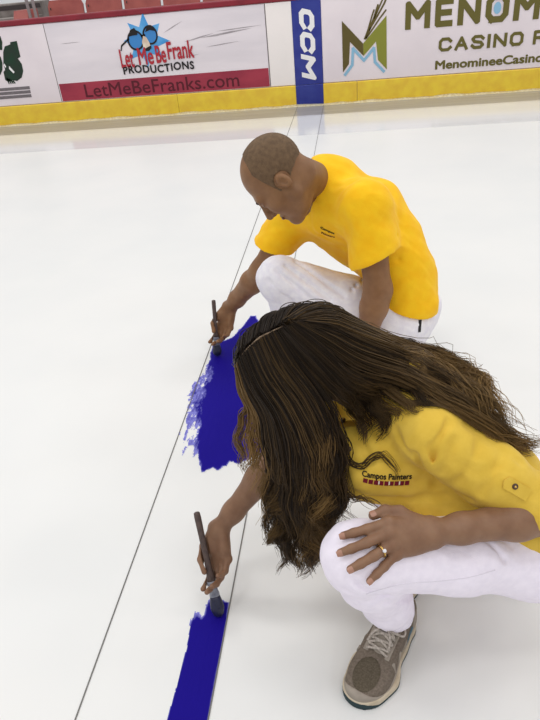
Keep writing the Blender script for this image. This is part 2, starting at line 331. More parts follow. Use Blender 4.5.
# olive casino panel
k = empty('advertising_panel', (1.4, YB, .23)); tag(k, 'white board panel with olive angular emblem and olive capital letters', 'board panel')
wall_box('panel', -.327, .235, 4.6, 1.07, 'board', k, -.010, .014)
wall_poly('emblem_left', [pw(341.8, 21), pw(363, 43.5), pw(363.5, 56), pw(350, 42), pw(349, 64), pw(343, 72.5)], 'olive_d', k)
wall_poly('emblem_right', [pw(363.2, 43.5), pw(386.5, 15.5), pw(386.8, 69.5), pw(378, 60), pw(376, 41.5), pw(363.6, 56)], 'olive_l', k)
def wline(mb, pts, w, d):
    P = [A(p) for p in pts]
    for i in range(len(P)-1):
        a_, b_ = P[i], P[i+1]; L = nrm(b_-a_); n_ = A((-L[1], L[0]))*w/2; mb.prism([a_-n_-L*w*.3, b_-n_+L*w*.3, b_+n_+L*w*.3, a_+n_-L*w*.3], lambda u, v, e: (u, YB-d-e-.0001*i, v), .0015)
q = MB(); wline(q, [pw(345, 75), pw(352.3, 65), pw(353, 48.5), pw(364, 60.5), pw(374, 48), pw(375, 62), pw(384, 71.5)], .03, .006); q.build('emblem_outline', 'sky', k)
q = MB()
for pts_, w_ in (([(364.5, 39), (368, 30), (372, 16), (374, 10)], .016), ([(365.5, 39), (371, 27), (378, 10), (384, -4)], .016), ([(366.5, 38), (374, 27), (380, 18), (386, 10)], .016), ([(369, 30), (374, 18), (378, 5)], .02), ([(371, 27), (378, 15), (384, 4), (387, -3)], .018)): wline(q, [pw(*p) for p in pts_], w_, .006)
q.build('wild_rice_stalks', 'olive_d', k)
x = pw(405, 30)[0]; q = MB()
for ch in 'MENOMINEE':
    w_ = {'M': .262, 'N': .235, 'O': .235, 'E': .185, 'I': .06}[ch]; 
    if ch == 'I': q.prism([(x, .703), (x+.06, .703), (x+.06, .972), (x, .972)], lambda u, v, e: (u, YB-.006-e, v), .002)
    else: stroke_letter(q, ch, x, .703, w_, .269, .06, .006)
    if ch == 'O': wall_poly('letter_drop', disc((x+w_/2, .838), .038, .056), 'sky', k, .0085) if x < 1.6 else None
    x += w_+.05
q.build('large_lettering', 'oltext', k)
x = pw(438.5, 50)[0]; q = MB()
for ch in 'CASINO RESORT':
    if ch == ' ': q.build('medium_lettering', 'oltext', k); q = MB(); x += .07; continue
    w_ = .05 if ch == 'I' else .140
    if ch == 'I': q.prism([(x, .462), (x+.034, .462), (x+.034, .598), (x, .598)], lambda u, v, e: (u, YB-.006-e, v), .002); w_ = .034
    else: stroke_letter(q, ch, x, .462, w_, .136, .031, .006)
    x += w_+.030
q.build('medium_lettering', 'oltext', k)
wall_text('web_address', 'MenomineeCasinoResort.com', pw(435, 69)[0], .284, 1.86, .092, 'oltext', k, .0065, .035)
# ------------------------------------------------------------------ strings and paint on the ice
def string(px0, py0, px1, py1, label, z=.0016):
    a_, b_ = atz(px0, py0, z), atz(px1, py1, z); d_ = (a_-b_)/(a_-b_)[1]; far = b_+d_*(YB-.03-b_[1]); near = b_+d_*(.15-b_[1])
    o = MB().tube([near+(far-near)*t for t in np.linspace(0, 1, 12)], .0017, 6).build('guide_string', 'string'); tag(o, label, 'string')
string(297, 108, 75, 720, 'thin grey layout string on the ice, the one left of the painted stripe')
string(323, 108, 208, 720, 'thin grey layout string on the ice along right edge of the near blue stripe')
def vnoise(x, y, s=0):
    xi, yi = np.floor(x).astype(int), np.floor(y).astype(int); fx, fy = x-xi, y-yi; fx = fx*fx*(3-2*fx); fy = fy*fy*(3-2*fy)
    hsh = lambda a_, b_: (np.sin(a_*127.1+b_*311.7+s*74.7)*43758.5453) % 1.0
    return (hsh(xi, yi)*(1-fx)+hsh(xi+1, yi)*fx)*(1-fy)+(hsh(xi, yi+1)*(1-fx)+hsh(xi+1, yi+1)*fx)*fy
def inpoly(x, y, P):
    r = np.zeros(x.shape, bool); n = len(P)
    for i in range(n):
        x0, y0 = P[i][:2]; x1, y1 = P[(i+1) % n][:2]
        if y0 == y1: continue
        r ^= ((y0 > y) != (y1 > y)) & (x < (x1-x0)*(y-y0)/(y1-y0)+x0)
    return r
def polydist(x, y, P):
    d_ = np.full(x.shape, 9.)
    for i in range(len(P)):
        a_, b_ = A(P[i][:2]), A(P[(i+1) % len(P)][:2]); e = b_-a_; t = np.clip(((x-a_[0])*e[0]+(y-a_[1])*e[1])/(e@e), 0, 1); d_ = np.minimum(d_, np.hypot(x-a_[0]-t*e[0], y-a_[1]-t*e[1]))
    return d_
def paint(name, label, poly, soft, step=.0022, ragfn=None):
    P = [atz(*p, 0) for p in poly]; P = A(P); lo, hi = P.min(0)-.02, P.max(0)+.02
    gx, gy = np.meshgrid(np.arange(lo[0], hi[0], step), np.arange(lo[1], hi[1], step), indexing='ij')
    d_ = polydist(gx, gy, P)*np.where(inpoly(gx, gy, P), 1, -1)
    streak = vnoise(gx*160, gy*14, 1)*.55+vnoise(gx*420, gy*30, 2)*.3+vnoise(gx*60, gy*60, 3)*.15
    if ragfn: streak = ragfn(gx, gy)
    rag = soft(gx, gy) if soft else .004
    cov = d_/rag + (streak-.5)*2.2
    keep = (cov > .0); cl = np.clip(cov*.8+.1, 0, 1)
    keep[-1, :] = keep[:, -1] = False
    idx = np.arange(gx.size).reshape(gx.shape); a_ = idx[:-1, :-1][keep[:-1, :-1]]
    n1 = gx.shape[1]; F = np.stack([a_, a_+n1, a_+n1+1, a_+1], 1)
    V = np.stack([gx.ravel(), gy.ravel(), (.0007+.0006*streak.ravel())], 1); u, inv = np.unique(F, return_inverse=True)
    me = npmesh(V[u], inv.reshape(F.shape)); at = me.attributes.new('cover', 'FLOAT', 'POINT'); at.data.foreach_set('value', cl.ravel()[u].astype(np.float32))
    o = link(name, me, 'paint', None, True); tag(o, label, 'paint'); return o
lx = lambda y: 0
def soft_near(x, y):
    e = np.clip((-.44-x)/.05, 0, 1); return np.clip(.0016+.007*e+.008*np.clip((y-.925)/.03, 0, 1)*(x < -.385), 0, .02)
paint('paint_stripe', 'blue paint stripe on the ice at bottom, under the near brush', [(153, 760), (168, 715), (187, 648), (190, 622), (195, 614), (202, 615), (205, 602), (215, 598), (228.6, 603), (226.4, 620), (195.4, 786), (145, 790)], soft_near, ragfn=lambda x, y: .5+1.25*(.6*vnoise(x*260, y*9, 1)+.25*vnoise(x*520, y*26, 2)+.15*vnoise(x*150, y*120, 3)-.5))
def soft_far(x, y):
    e = np.clip((-.545-x)/.05, 0, 1)*np.clip((2.16-y)/.08, 0, 1); return .005+.05*e
paint('paint_patch', 'ragged blue paint patch on the ice under the far brush and brown hair', [(213, 345), (206, 372), (195, 388), (190, 408), (193, 430), (196, 448), (202, 472), (213, 468), (218, 471), (223, 466), (226, 466), (230, 462), (238, 464), (262, 452), (264, 400), (262, 370), (262, 330), (256, 316), (250, 316), (243, 326), (232, 338)], soft_far, ragfn=lambda x, y: .58+1.35*(.5*vnoise(x*75, y*20, 4)+.3*vnoise(x*190, y*60, 5)+.2*vnoise(x*430, y*200, 6)-.5))

# ================================================================== SDF MODELLER
f32 = np.float32
def cap(P, a, b, ra, rb=None):
    a = A(a, f32); b = A(b, f32); rb = ra if rb is None else rb; e = b-a; q = P-a; h = np.clip((q@e)/max(float(e@e), 1e-12), 0, 1)
    q = q-h[:, None]*e; return np.sqrt((q*q).sum(1))-(ra+(rb-ra)*h)
def ell(P, c, r, R=None):
    q = P-A(c, f32)
    if R is not None: q = q@A(R, f32)
    r = A(r, f32); k0 = np.sqrt(((q/r)**2).sum(1)); k1 = np.sqrt(((q/(r*r))**2).sum(1)); return k0*(k0-1)/np.maximum(k1, 1e-9)
def smin(a, b, k):
    h = np.clip(.5+.5*(b-a)/k, 0, 1); return b+(a-b)*h-k*h*(1-h)
def smax(a, b, k): return -smin(-a, -b, k)
def chain(P, pts, rs, k=.01):
    d = cap(P, pts[0], pts[1], rs[0], rs[1])
    for i in range(1, len(pts)-1): d = smin(d, cap(P, pts[i], pts[i+1], rs[i], rs[i+1]), k)
    return d
def plane(P, c, n): return (P-A(c, f32))@A(nrm(n), f32)
def bounded(fn, c, r):
    c = A(c, f32)
    def g(P):
        q = P-c; dd = np.sqrt((q*q).sum(1)); out = (dd-r+.0).astype(f32); m = dd < r+.05; out[~m] = np.maximum(out[~m], .05)
        if m.any(): out[m] = fn(P[m])
        return out
    return g
def wrinkle(P, s, fr, amp, ax=None):
    q = P*f32(fr); a = np.sin(q[:, 0]*1.3+1.9*np.sin(q[:, 1]*.9+s)+q[:, 2]*.7+s*2.1); b = np.sin(q[:, 2]*1.7-q[:, 1]*1.1+1.6*np.sin(q[:, 0]*1.1+s*1.3)); c = np.sin(q[:, 1]*2.3+q[:, 2]*1.9+1.5*a)
    return amp*(.5*a+.5*b+.45*c*np.abs(c))
def fold(P, a, b, r, depth, k=.02):       # a soft crease groove along a segment
    return depth*np.exp(-(cap(P, a, b, 0)/r)**2)
def mesh_sdf(fn, lo, hi, vox, chunk=300000):
    lo = A(lo, float); hi = A(hi, float); s = 4; nb = np.ceil((hi-lo)/(vox*s)).astype(int); n = nb*s+1
    cc = [lo[i]+(np.arange(nb[i])+.5)*vox*s for i in range(3)]
    G = np.stack(np.meshgrid(*cc, indexing='ij'), -1).reshape(-1, 3).astype(f32)
    ev = lambda Q: np.concatenate([fn(Q[i:i+chunk]) for i in range(0, len(Q), chunk)])
    dc = ev(G).reshape(nb); act = np.abs(dc) < vox*s*1.75
    D = np.full(tuple(n), 1., f32); D[:-1, :-1, :-1] = np.sign(np.repeat(np.repeat(np.repeat(dc, s, 0), s, 1), s, 2))*.5
    D[-1] = .5; D[:, -1] = .5; D[:, :, -1] = .5
    bi = np.argwhere(act)*s; off = np.stack(np.meshgrid(*[np.arange(s+1)]*3, indexing='ij'), -1).reshape(-1, 3)
    flag = np.zeros(tuple(n), bool)
    for o in off: flag[bi[:, 0]+o[0], bi[:, 1]+o[1], bi[:, 2]+o[2]] = True
    I = np.argwhere(flag); D[flag] = ev((lo+I*vox).astype(f32))
    neg = D < 0
    cnt = np.zeros(tuple(n-1), np.int8)
    for dx in (0, 1):
        for dy in (0, 1):
            for dz in (0, 1): cnt += neg[dx:n[0]-1+dx, dy:n[1]-1+dy, dz:n[2]-1+dz]
    cells = (cnt > 0) & (cnt < 8); ci = np.argwhere(cells); acc = np.zeros((len(ci), 3)); num = np.zeros(len(ci))
    cor = [(x, y, z) for x in (0, 1) for y in (0, 1) for z in (0, 1)]; vals = {c: D[ci[:, 0]+c[0], ci[:, 1]+c[1], ci[:, 2]+c[2]] for c in cor}
    for c in cor:
        for ax in range(3):
            if c[ax] == 0:
                e = list(c); e[ax] = 1; e = tuple(e); a_, b_ = vals[c], vals[e]; m = (a_ < 0) != (b_ < 0); t = a_[m]/(a_[m]-b_[m]); p = np.tile(A(c, float), (m.sum(), 1)); p[:, ax] += t; acc[m] += p; num[m] += 1
    V = lo+(ci+acc/num[:, None])*vox; ids = -np.ones(tuple(n-1), np.int32); ids[cells] = np.arange(len(ci)); F = []
    for ax in range(3):
        u, v = (ax+1) % 3, (ax+2) % 3; sl = [slice(1, n[i]-1) for i in range(3)]; sl[ax] = slice(0, n[ax]-1); sh = list(sl); sh[ax] = slice(1, n[ax])
        a_, b_ = neg[tuple(sl)], neg[tuple(sh)]; m = np.argwhere(a_ != b_); st = m+A([1 if i != ax else 0 for i in range(3)]); fl = a_[tuple(m.T)]
        def idx(du, dv): w = st.copy(); w[:, u] -= du; w[:, v] -= dv; return ids[tuple(w.T)]
        qd = np.stack([idx(1, 1), idx(0, 1), idx(0, 0), idx(1, 0)], 1); qd[~fl] = qd[~fl][:, ::-1]; F.append(qd)
    F = np.concatenate(F); F = F[(F >= 0).all(1)]
    for it in range(1):                    # pull vertices onto the surface
        V32 = V.astype(f32); d0 = ev(V32); g = grad(fn, V32, ev); V = V-np.clip(d0, -vox, vox)[:, None]*g*.8
    return npmesh(V, F)
def grad(fn, V, ev=None, e=.0012):
    ev = ev or fn; g = np.stack([ev(V+A(o, f32)*f32(e))-ev(V-A(o, f32)*f32(e)) for o in ((1, 0, 0), (0, 1, 0), (0, 0, 1))], 1); return g/np.maximum(np.linalg.norm(g, axis=1), 1e-9)[:, None]
def trace(fn, o, d, tmax=4.0, t0=0.0):
    o = np.atleast_2d(o).astype(float); d = np.atleast_2d(d).astype(float); d = d/np.linalg.norm(d, axis=1)[:, None]; t = np.full(len(o), t0)
    for _ in range(160): t = np.minimum(t+.75*fn((o+d*t[:, None]).astype(f32)), tmax)
    return o+d*t[:, None], t < tmax-1e-3
def hit(fn, px, py): p, ok = trace(fn, EYE, ray(px, py), t0=.3); return p[0]
def decal(name, V, F, fn, center, udir, vdir, m, parent, off=.0012):
    """lay flat shapes (u,v in metres) on a curved surface"""
    c = A(center, float); n = grad(fn, c[None].astype(f32))[0]; u = nrm(A(udir)-n*(A(udir)@n)); v = A(vdir)-n*(A(vdir)@n); v = nrm(v-u*(v@u))
    E_ = V[:, 2:3] if V.shape[1] > 2 else 0; P = c+V[:, :1]*u+V[:, 1:2]*v+n*.03; H, ok = trace(fn, P, np.tile(-n, (len(P), 1)), tmax=.07)
    return link(name, pydata(H+n*(off+E_), F), m, parent)
def frame(y, z):                           # columns x,y,z: y along, z up-ish
    y = nrm(y); z = A(z, float); z = nrm(z-y*(z@y)); return np.stack([np.cross(y, z), y, z], 1)

# ------------------------------------------------------------------ anatomy
def head_sdf(H, c, s=1.0, male=True):
    H = A(H, f32); c = A(c, f32)
    def f(P):
        q = (P-c)@H/f32(s); ax = q.copy(); ax[:, 0] = np.abs(q[:, 0])
        d = ell(q, (0, -.012, .042), (.076, .098, .088)); d = smin(d, ell(q, (0, .03, -.03), (.060, .068, .088)), .03)
        d = smin(d, cap(ax, (.052, .005, -.055), (.0, .07, -.094), .022, .02), .03); d = smin(d, cap(ax, (.040, .064, -.018), (.04, .06, -.02), .024), .025)
        d = smin(d, cap(ax, (0, .088, .028), (.04, .078, .028), .012), .016)
        d = smax(d, -(np.sqrt(((ax-A((.032, .108, .010), f32))**2).sum(1))-.018), .014); d = smin(d, np.sqrt(((ax-A((.032, .080, .009), f32))**2).sum(1))-.0135, .004)
        d = smin(d, cap(q, (0, .092, .018), (0, .116, -.024), .008, .0125), .012); d = smin(d, cap(ax, (.011, .104, -.03), (.012, .102, -.031), .0085), .006)
        d = smin(d, cap(ax, (0, .098, -.056), (.02, .088, -.059), .0065, .004), .006); d = smin(d, cap(ax, (0, .096, -.068), (.018, .087, -.064), .0075, .004), .006)
        d = smin(d, cap(q, (0, .082, -.098), (0, .08, -.098), .02 if male else .016), .02)
        e = ell(ax, (.080, -.012, -.002), (.010, .0165, .027), None); e = smax(e, -(ell(ax, (.091, -.009, -.002), (.011, .009, .016))), .005); e = smin(e, cap(ax, (.074, .004, -.004), (.076, .004, .004), .006), .006)
        return smin(d, e, .008)*f32(s)
    return f
def hand_sdf(o, Hm, s, flex, spread, thumb, k=.009):
    """o wrist, Hm columns (toward thumb, toward fingers, dorsal); flex: 4 x (mcp,pip,dip) degrees; thumb: 4 local points"""
    o = A(o, float); Hm = A(Hm, float)
    mcp = [(.027, .088, .001), (.009, .093, .004), (-.011, .089, .002), (-.028, .080, -.003)]; ln = [(.042, .025, .020), (.046, .029, .021), (.042, .027, .021), (.033, .020, .018)]; rr = [(.0105, .0092, .0084, .0072)]*3+[(.0092, .0082, .0074, .0064)]
    W = lambda p: o+Hm@(A(p, float)*s)
    F = []
    for i in range(4):
        p = A(mcp[i]); pts = [p]; a = 0; sp = math.radians(spread[i])
        for j in range(3):
            a += math.radians(flex[i][j]); p = p+ln[i][j]*A((math.sin(sp)*math.cos(a), math.cos(sp)*math.cos(a), -math.sin(a))); pts.append(p)
        F.append([W(p) for p in pts])
    T = [W(p) for p in thumb]; m = [W(p) for p in mcp]
    def f(P):
        d = chain(P, [W((.014, -.004, 0)), W((.019, .04, 0)), m[0]], [.019*s, .0145*s, .012*s], .01)
        d = smin(d, cap(P, W((-.012, -.004, 0)), m[3], .018*s, .0105*s), .02); d = smin(d, cap(P, W((.002, .0, .002)), m[1], .019*s, .0125*s), .014); d = smin(d, cap(P, W((-.004, .0, .002)), m[2], .019*s, .012*s), .014)
        d = smin(d, ell(P, W((.022, .036, -.012)), A((.017, .03, .015))*s, Hm), .014); d = smin(d, ell(P, W((-.022, .04, -.010)), A((.012, .032, .012))*s, Hm), .012)
        for i in range(4): d = smin(d, chain(P, F[i], [r*s for r in rr[i]], .004), k*.55)
        for i in range(4): d = smin(d, np.sqrt(((P-A(m[i]+Hm[:, 2]*.002*s, f32))**2).sum(1))-.0115*s, .006)
        return smin(d, chain(P, T, [.016*s, .0125*s, .0105*s, .0085*s], .006), k)
    return f, F, T
def nails(F, T, Hm, s, parent):
    for fi, pts in enumerate(F+[T]):
        a, b = A(pts[-2]), A(pts[-1]); y = nrm(b-a); z = Hm[:, 2] if fi < 4 else nrm(Hm[:, 0]*.6+Hm[:, 2]*.8)
        z = nrm(z-y*(z@y)); x = np.cross(y, z); r = (.0072 if fi < 3 else .0064 if fi == 3 else .0085)*s; V = []; Fc = []
        for j in range(6):
            for i2 in range(7):
                t = (i2-3)/3*1.0; v = -.5+j/5; w = .85*math.cos(max(0, abs(v)-.1)*1.5)
                V.append(b+y*(v*.011*s+.001)+(x*math.sin(t*w)+z*math.cos(t*w))*(r+.0008-(.0006 if v > .3 else 0)))
        for j in range(5):
            for i2 in range(6): Fc.append((j*7+i2, j*7+i2+1, j*7+i2+8, j*7+i2+7))
        link('fingernail', pydata(V, Fc), 'nail', parent, True)
# ================================================================== WOMAN
VX = 1.0                                   # voxel scale
wm = empty('person', (.2, 1.02, 0)); tag(wm, 'person with long wavy brown hair in mustard yellow shirt, crouching over the near brush', 'person')
wLS, wRS, wC7 = A((.165, .965, .585)), A((.045, 1.26, .565)), A((.085, 1.115, .635))
wLE, wLW = A((.375, .905, .455)), atz(424, 534, .488)
wRE, wRW = A((-.195, 1.165, .365)), A((-.335, 1.10, .212))
wLH, wRH, wPel = A((.365, .965, .275)), A((.385, 1.145, .275)), A((.39, 1.06, .285))
wLK, wLA = A((.0, .782, .462)), A((.080, .915, .120))
wRK, wRA = A((.05, 1.16, .37)), A((.135, 1.195, .105))
wHF = nrm((-.93, -.07, -.34)); wHU = A((-.28, -.46, .84)); wHU = nrm(wHU-wHF*(wHU@wHF)); wH = np.stack([np.cross(wHF, wHU), wHF, wHU], 1); wHC = A((-.117, 1.045, .708))
w_head = bounded(head_sdf(wH, wHC, .97, False), wHC, .17)
# right hand round the brush handle
wT, wE_ = atz(219.5, 617, .004), atz(196.5, 512, .238)
zD = nrm((.30, .93, -.15)); bU = nrm(wE_-wT)
wRW = wT+bU*.214+zD*.030+A((.030, 0, .0)); wRHm = frame(wT+bU*.075+zD*.016+A((.012, 0, 0))-wRW, zD)
if wRHm[:, 0] @ A((-1, 0, 0)) < 0: wRHm[:, 0] *= -1
RTH = [(.016, .020, -.006), (.036, .044, -.022), (.038, .078, -.036), (.024, .108, -.042)]; RFX = [(14, 30, 22), (20, 34, 24), (26, 38, 26), (32, 42, 28)]
w_rhand, wrF, wrT = hand_sdf(wRW, wRHm, .93, RFX, (2, 0, -2, -4), RTH)
# left hand resting on the knee
wl_leg0 = lambda P: w_leg(P, wLH, wLK, wLA)
def w_leg(P, H, K, An):
    th = chain(P, [H, H+(K-H)*.45, K], [.089, .076, .066], .03); sh = chain(P, [K, K+(An-K)*.3, K+(An-K)*.75, An+nrm(An-K)*.03], [.064, .062, .052, .050], .03)
    d = smin(th, sh, .018); n = nrm(An-K); d = np.where(cap(P, K, An+n*.1, .10) < 0, np.maximum(d, plane(P, An-n*.002, n)), d)
    return smax(d, -cap(P, An-n*.03, An+n*.1, .042, .044), .004)
mid = atz(377, 540, .520); wLHm = frame(mid-wLW, (-.10, -.66, .74))
if wLHm[:, 0] @ A((0, 1, 0)) < 0: wLHm[:, 0] *= -1
wl_leg = lambda q: w_leg(np.atleast_2d(A(q)).astype(f32), wLH, wLK, wLA)
SPR = (-9, -15, -22, -34); mcp_ = [(.027, .088, .001), (.009, .093, .004), (-.011, .089, .002), (-.028, .080, -.003)]
need = max(.0105-float(wl_leg(wLW+wLHm@(A(q)*.98))[0]) for q in mcp_+[(.0, .045, 0), (-.02, .04, 0), (.02, .04, 0)])
if need > 0: wLW = wLW+wLHm[:, 2]*need
FX = []
for i in range(4):                         # close each finger until it meets the thigh
    for s_ in np.arange(2.2, -1.2, -.1):
        fx = [(16*s_, 18*s_, 12*s_)]*4; _, F_, _ = hand_sdf(wLW, wLHm, .98, fx, SPR, [(.02, .02, 0)]*4)
        if wl_leg(A(F_[i][1:])).min() > .0066: break
    FX.append(fx[0])
w_lhand, wlF, wlT = hand_sdf(wLW, wLHm, .98, FX, SPR, [(.022, .024, -.004), (.044, .052, -.008), (.050, .080, -.014), (.044, .104, -.020)])
w_rhb = bounded(w_rhand, wRW+wRHm[:, 1]*.09, .14); w_lhb = bounded(w_lhand, wLW+wLHm[:, 1]*.09, .14)
wNeck = [wC7+A((.02, 0, -.04)), wC7+A((-.05, -.01, .0)), wHC+wHU*-.05-wHF*.03]
def w_arm(P, S, E, W, f=1.0):
    return smin(cap(P, S, E, .041*f, .036*f), chain(P, [E, E+(W-E)*.3, E+(W-E)*.75, W], [.035*f, .037*f, .0265*f, .0225*f], .02), .03)
def w_skin(P):
    tor = chain(P, [wC7+A((.03, 0, -.05)), A((.22, 1.1, .47)), wPel], [.07, .075, .085], .05)
    d = smin(tor, chain(P, wNeck, [.055, .05, .05], .02), .04); d = smin(d, cap(P, wLS, wRS, .045), .05)
    d = smin(d, w_arm(P, wLS, wLE, wLW), .03); d = smin(d, w_arm(P, wRS, wRE, wRW, .98), .03)
    d = smin(d, chain(P, [wLH, wLK, wLA, wLA-A((0, 0, .02))], [.06, .045, .034, .030], .02), .03); d = smin(d, chain(P, [wRH, wRK, wRA, wRA-A((0, 0, .02))], [.06, .045, .034, .030], .02), .03)
    d = smin(d, w_head(P), .02); d = smin(d, w_rhb(P), .012); d = smin(d, w_lhb(P), .012); return np.maximum(d, -chain(P, [wT+bU*.01, wT+bU*.062, wT+bU*.098, wT+bU*.13, wE_], [.021, .020, .0165, .0125, .0106], .001))
link('body', mesh_sdf(w_skin, (-.48, .62, .02), (.52, 1.38, .86), .003*VX), 'skin_w', wm, True)
nails(wlF, wlT, wLHm, .98, wm)
# ring on the ring finger
a, b = A(wlF[2][0]), A(wlF[2][1]); rg = MB(); cR = a+(b-a)*.58; y = nrm(b-a); xx = wLHm[:, 0]; zz = nrm(np.cross(xx, y)); xx = np.cross(y, zz)
rg.tube([cR+(xx*math.cos(t)+zz*math.sin(t))*.0108 for t in np.linspace(0, 2*math.pi, 25)], .0016, 6, up=y); rgo = rg.build('ring', 'gold', wm, True)
zup = zz if zz[2] > 0 else -zz
MB().tube([cR+zup*.0105, cR+zup*.0125, cR+zup*.0155, cR+zup*.0165], [.0018, .0034, .0034, .0018], 8).build('ring_stone', 'gem', rgo)
MB().tube([wLW+wLHm[:, 1]*.008+(wLHm[:, 0]*math.cos(t)*.0275+wLHm[:, 2]*math.sin(t)*.024) for t in np.linspace(0, 2*math.pi, 33)], .0011, 5, up=wLHm[:, 1]).build('bracelet', 'gold', wm, True)
# shirt
lat = nrm(wLS-wRS); spine = [wC7+A((-.01, 0, -.055)), A((.155, 1.105, .535)), A((.265, 1.085, .435)), A((.355, 1.06, .33)), A((.40, 1.055, .24))]
wLcuff, wRcuff = wLS+(wLE-wLS)*.90, wRS+(wRE-wRS)*.93
tabdirL = nrm(wLE-wLS)
def w_torso(P, g=0.0):
    d = None
    for s_ in (-1, 1):
        pts = [p+lat*s_*o for p, o in zip(spine, (.085, .08, .07, .075, .085))]; e = chain(P, pts, [.072+g, .088+g, .082+g, .09+g, .098+g], .05); d = e if d is None else smin(d, e, .07)
    d = smin(d, ell(P, A((.10, 1.00, .49)), (.075+g, .07+g, .075+g)), .04); d = smin(d, ell(P, A((.06, 1.17, .485)), (.07+g, .07+g, .075+g)), .04)
    d = smin(d, ell(P, aty(438, 503, .985), (.085+g, .05+g, .045+g)), .04); d = smin(d, ell(P, aty(352, 440, 1.03), (.06+g, .065+g, .065+g)), .05); d = smin(d, ell(P, aty(372, 468, .99), (.075+g, .07+g, .075+g)), .04); d = smin(d, ell(P, A((.205, .975, .405)), (.12+g, .075+g, .09+g)), .05); d = smin(d, ell(P, A((.31, .985, .35)), (.09+g, .085+g, .09+g)), .05)
    return d
def w_sleeve(P, S, E, c, g=0.0):
    n = nrm(E-S); d = chain(P, [S-(E-S)*.08, S+(E-S)*.45, c, c+n*.05], [.066+g, .062+g, .055+g, .055+g], .03)
    d = d-.0035*np.exp(-((plane(P, c, n)+.012)/.012)**4); return smax(np.maximum(d, plane(P, c, n)), -cap(P, c-n*.03, c+n*.1, .046, .050), .004)
def neck_cut(P, d, c, n, r):
    d = smin(d, cap(P, c-n*.06, c+n*.04, r+.016, r+.008), .03); q = P-A(c, f32); h = q@A(n, f32); rad = np.sqrt(np.maximum((q*q).sum(1)-h*h, 0))
    d = np.maximum(d, -np.maximum(.012-h, rad-(r+.035))); return np.maximum(d, -np.maximum(-.05-h, rad-r))
wNn = nrm(wHC-wHU*.06-wC7); wNk = wC7+wNn*.035-A((0, 0, .012))
def w_shirt0(P):
    d = w_torso(P); kk = np.clip(.008+(P[:, 2]-.53)*.5, .008, .04); return smin(smin(d, w_sleeve(P, wRS, wRE, wRcuff), .03), w_sleeve(P, wLS, wLE, wLcuff), kk)
wFold = []
for x0, y0, x1, y1, r_, dp in ((450, 420, 432, 448, .008, .006), (432, 448, 436, 487, .008, .009), (415, 455, 434, 484, .007, .009), (436, 487, 465, 498, .008, .006), (456, 440, 442, 472, .010, .004), (480, 442, 458, 482, .011, .005), (502, 455, 482, 494, .011, .005), (350, 490, 400, 500, .009, .005), (400, 500, 445, 496, .009, .005), (420, 482, 470, 500, .009, .005), (360, 440, 372, 462, .008, .004), (395, 430, 410, 455, .008, .004), (468, 425, 520, 462, .010, .003)):
    wFold.append((hit(w_shirt0, x0, y0), hit(w_shirt0, x1, y1), r_, dp*1.5))
def w_shirt(P):
    d = w_torso(P); sl = w_sleeve(P, wLS, wLE, wLcuff); sr = w_sleeve(P, wRS, wRE, wRcuff)
    kk = np.clip(.008+(P[:, 2]-.53)*.5, .008, .04); d2 = smin(smin(d, sr, .03), sl, kk)
    d2 = d2 + wrinkle(P, 1.3, 26, .0026) + wrinkle(P, 4.1, 60, .0010)
    for a_, b_, r_, dp in wFold: d2 = d2+fold(P, a_, b_, r_, dp)
    d2 = neck_cut(P, d2, wNk, wNn, .062)
    d2 = np.maximum(d2, -plane(P, (.42, 1.05, .205), (.25, 0, 1)))
    return d2
ws = link('shirt', mesh_sdf(w_shirt, (-.30, .72, .14), (.56, 1.42, .76), .0036*VX), 'shirt_w', wm, True)
# trousers
wFold2 = [(hit(wl_leg0, x0, y0), hit(wl_leg0, x1, y1), r_, dp) for x0, y0, x1, y1, r_, dp in ((350, 580, 372, 592, .005, .008), (346, 592, 366, 597, .005, .007), (372, 592, 400, 590, .006, .005), (480, 535, 505, 560, .007, .006), (490, 530, 512, 545, .007, .005), (385, 602, 412, 598, .006, .005))]
def w_trousers(P):
    d = smin(w_leg(P, wLH, wLK, wLA), w_leg(P, wRH, wRK, wRA), .012); d = smin(d, chain(P, [wLH+A((.01, 0, 0)), wPel+A((.01, 0, -.0)), wRH], [.098, .10, .098], .04), .04)
    d = np.maximum(d, -np.maximum(w_torso(P)+.012, .235-P[:, 2]))
    d = d+wrinkle(P, 2.2, 30, .0016)+wrinkle(P, .7, 75, .0008)
    k = wLK
    for a_, b_, r_, dp in wFold2: d = d+fold(P, a_, b_, r_, dp)
    for (a_, b_, dp) in (((.06, .735, .435), (.0, .725, .385), .006), ((.055, .76, .40), (-.01, .73, .355), .006), ((.10, .80, .36), (.03, .74, .40), .007), ((.09, .86, .18), (.05, .84, .13), .005), ((.10, .86, .15), (.06, .86, .10), .005), ((.30, .88, .25), (.37, .90, .30), .006), ((.33, .87, .30), (.40, .92, .26), .005)): d = d+fold(P, a_, b_, .007, dp)
    return np.maximum(d, -(w_lhb(P)-.0006))
wt = link('trousers', mesh_sdf(w_trousers, (-.10, .66, .05), (.53, 1.32, .56), .0036*VX), 'denim', wm, True)
def surf_tube(name, fn, pix, r, m, parent, off=.0, n=8, nn=6):
    pts = [hit(fn, *p) for p in smoothline([A((p[0], p[1], 0.)) for p in pix], nn) for p in [p[:2]]]
    return MB().tube(pts, r, n).build(name, m, parent, True)
surf_tube('side_seam', w_trousers, [(366, 594), (385, 588), (410, 583), (440, 581), (470, 577), (495, 570)], .0011, 'seamw', wt)
nq = nrm(wLA-wLK); uq = nrm(np.cross(nq, (0, 0, 1))); vq = np.cross(nq, uq); MB().tube([trace(w_trousers, wLA-nq*.016+(uq*math.cos(t)+vq*math.sin(t))*.12, -(uq*math.cos(t)+vq*math.sin(t)), tmax=.12)[0][0] for t in np.linspace(0, 6.283, 41)], .0009, 5).build('hem_stitching', 'seamw', wt, True)
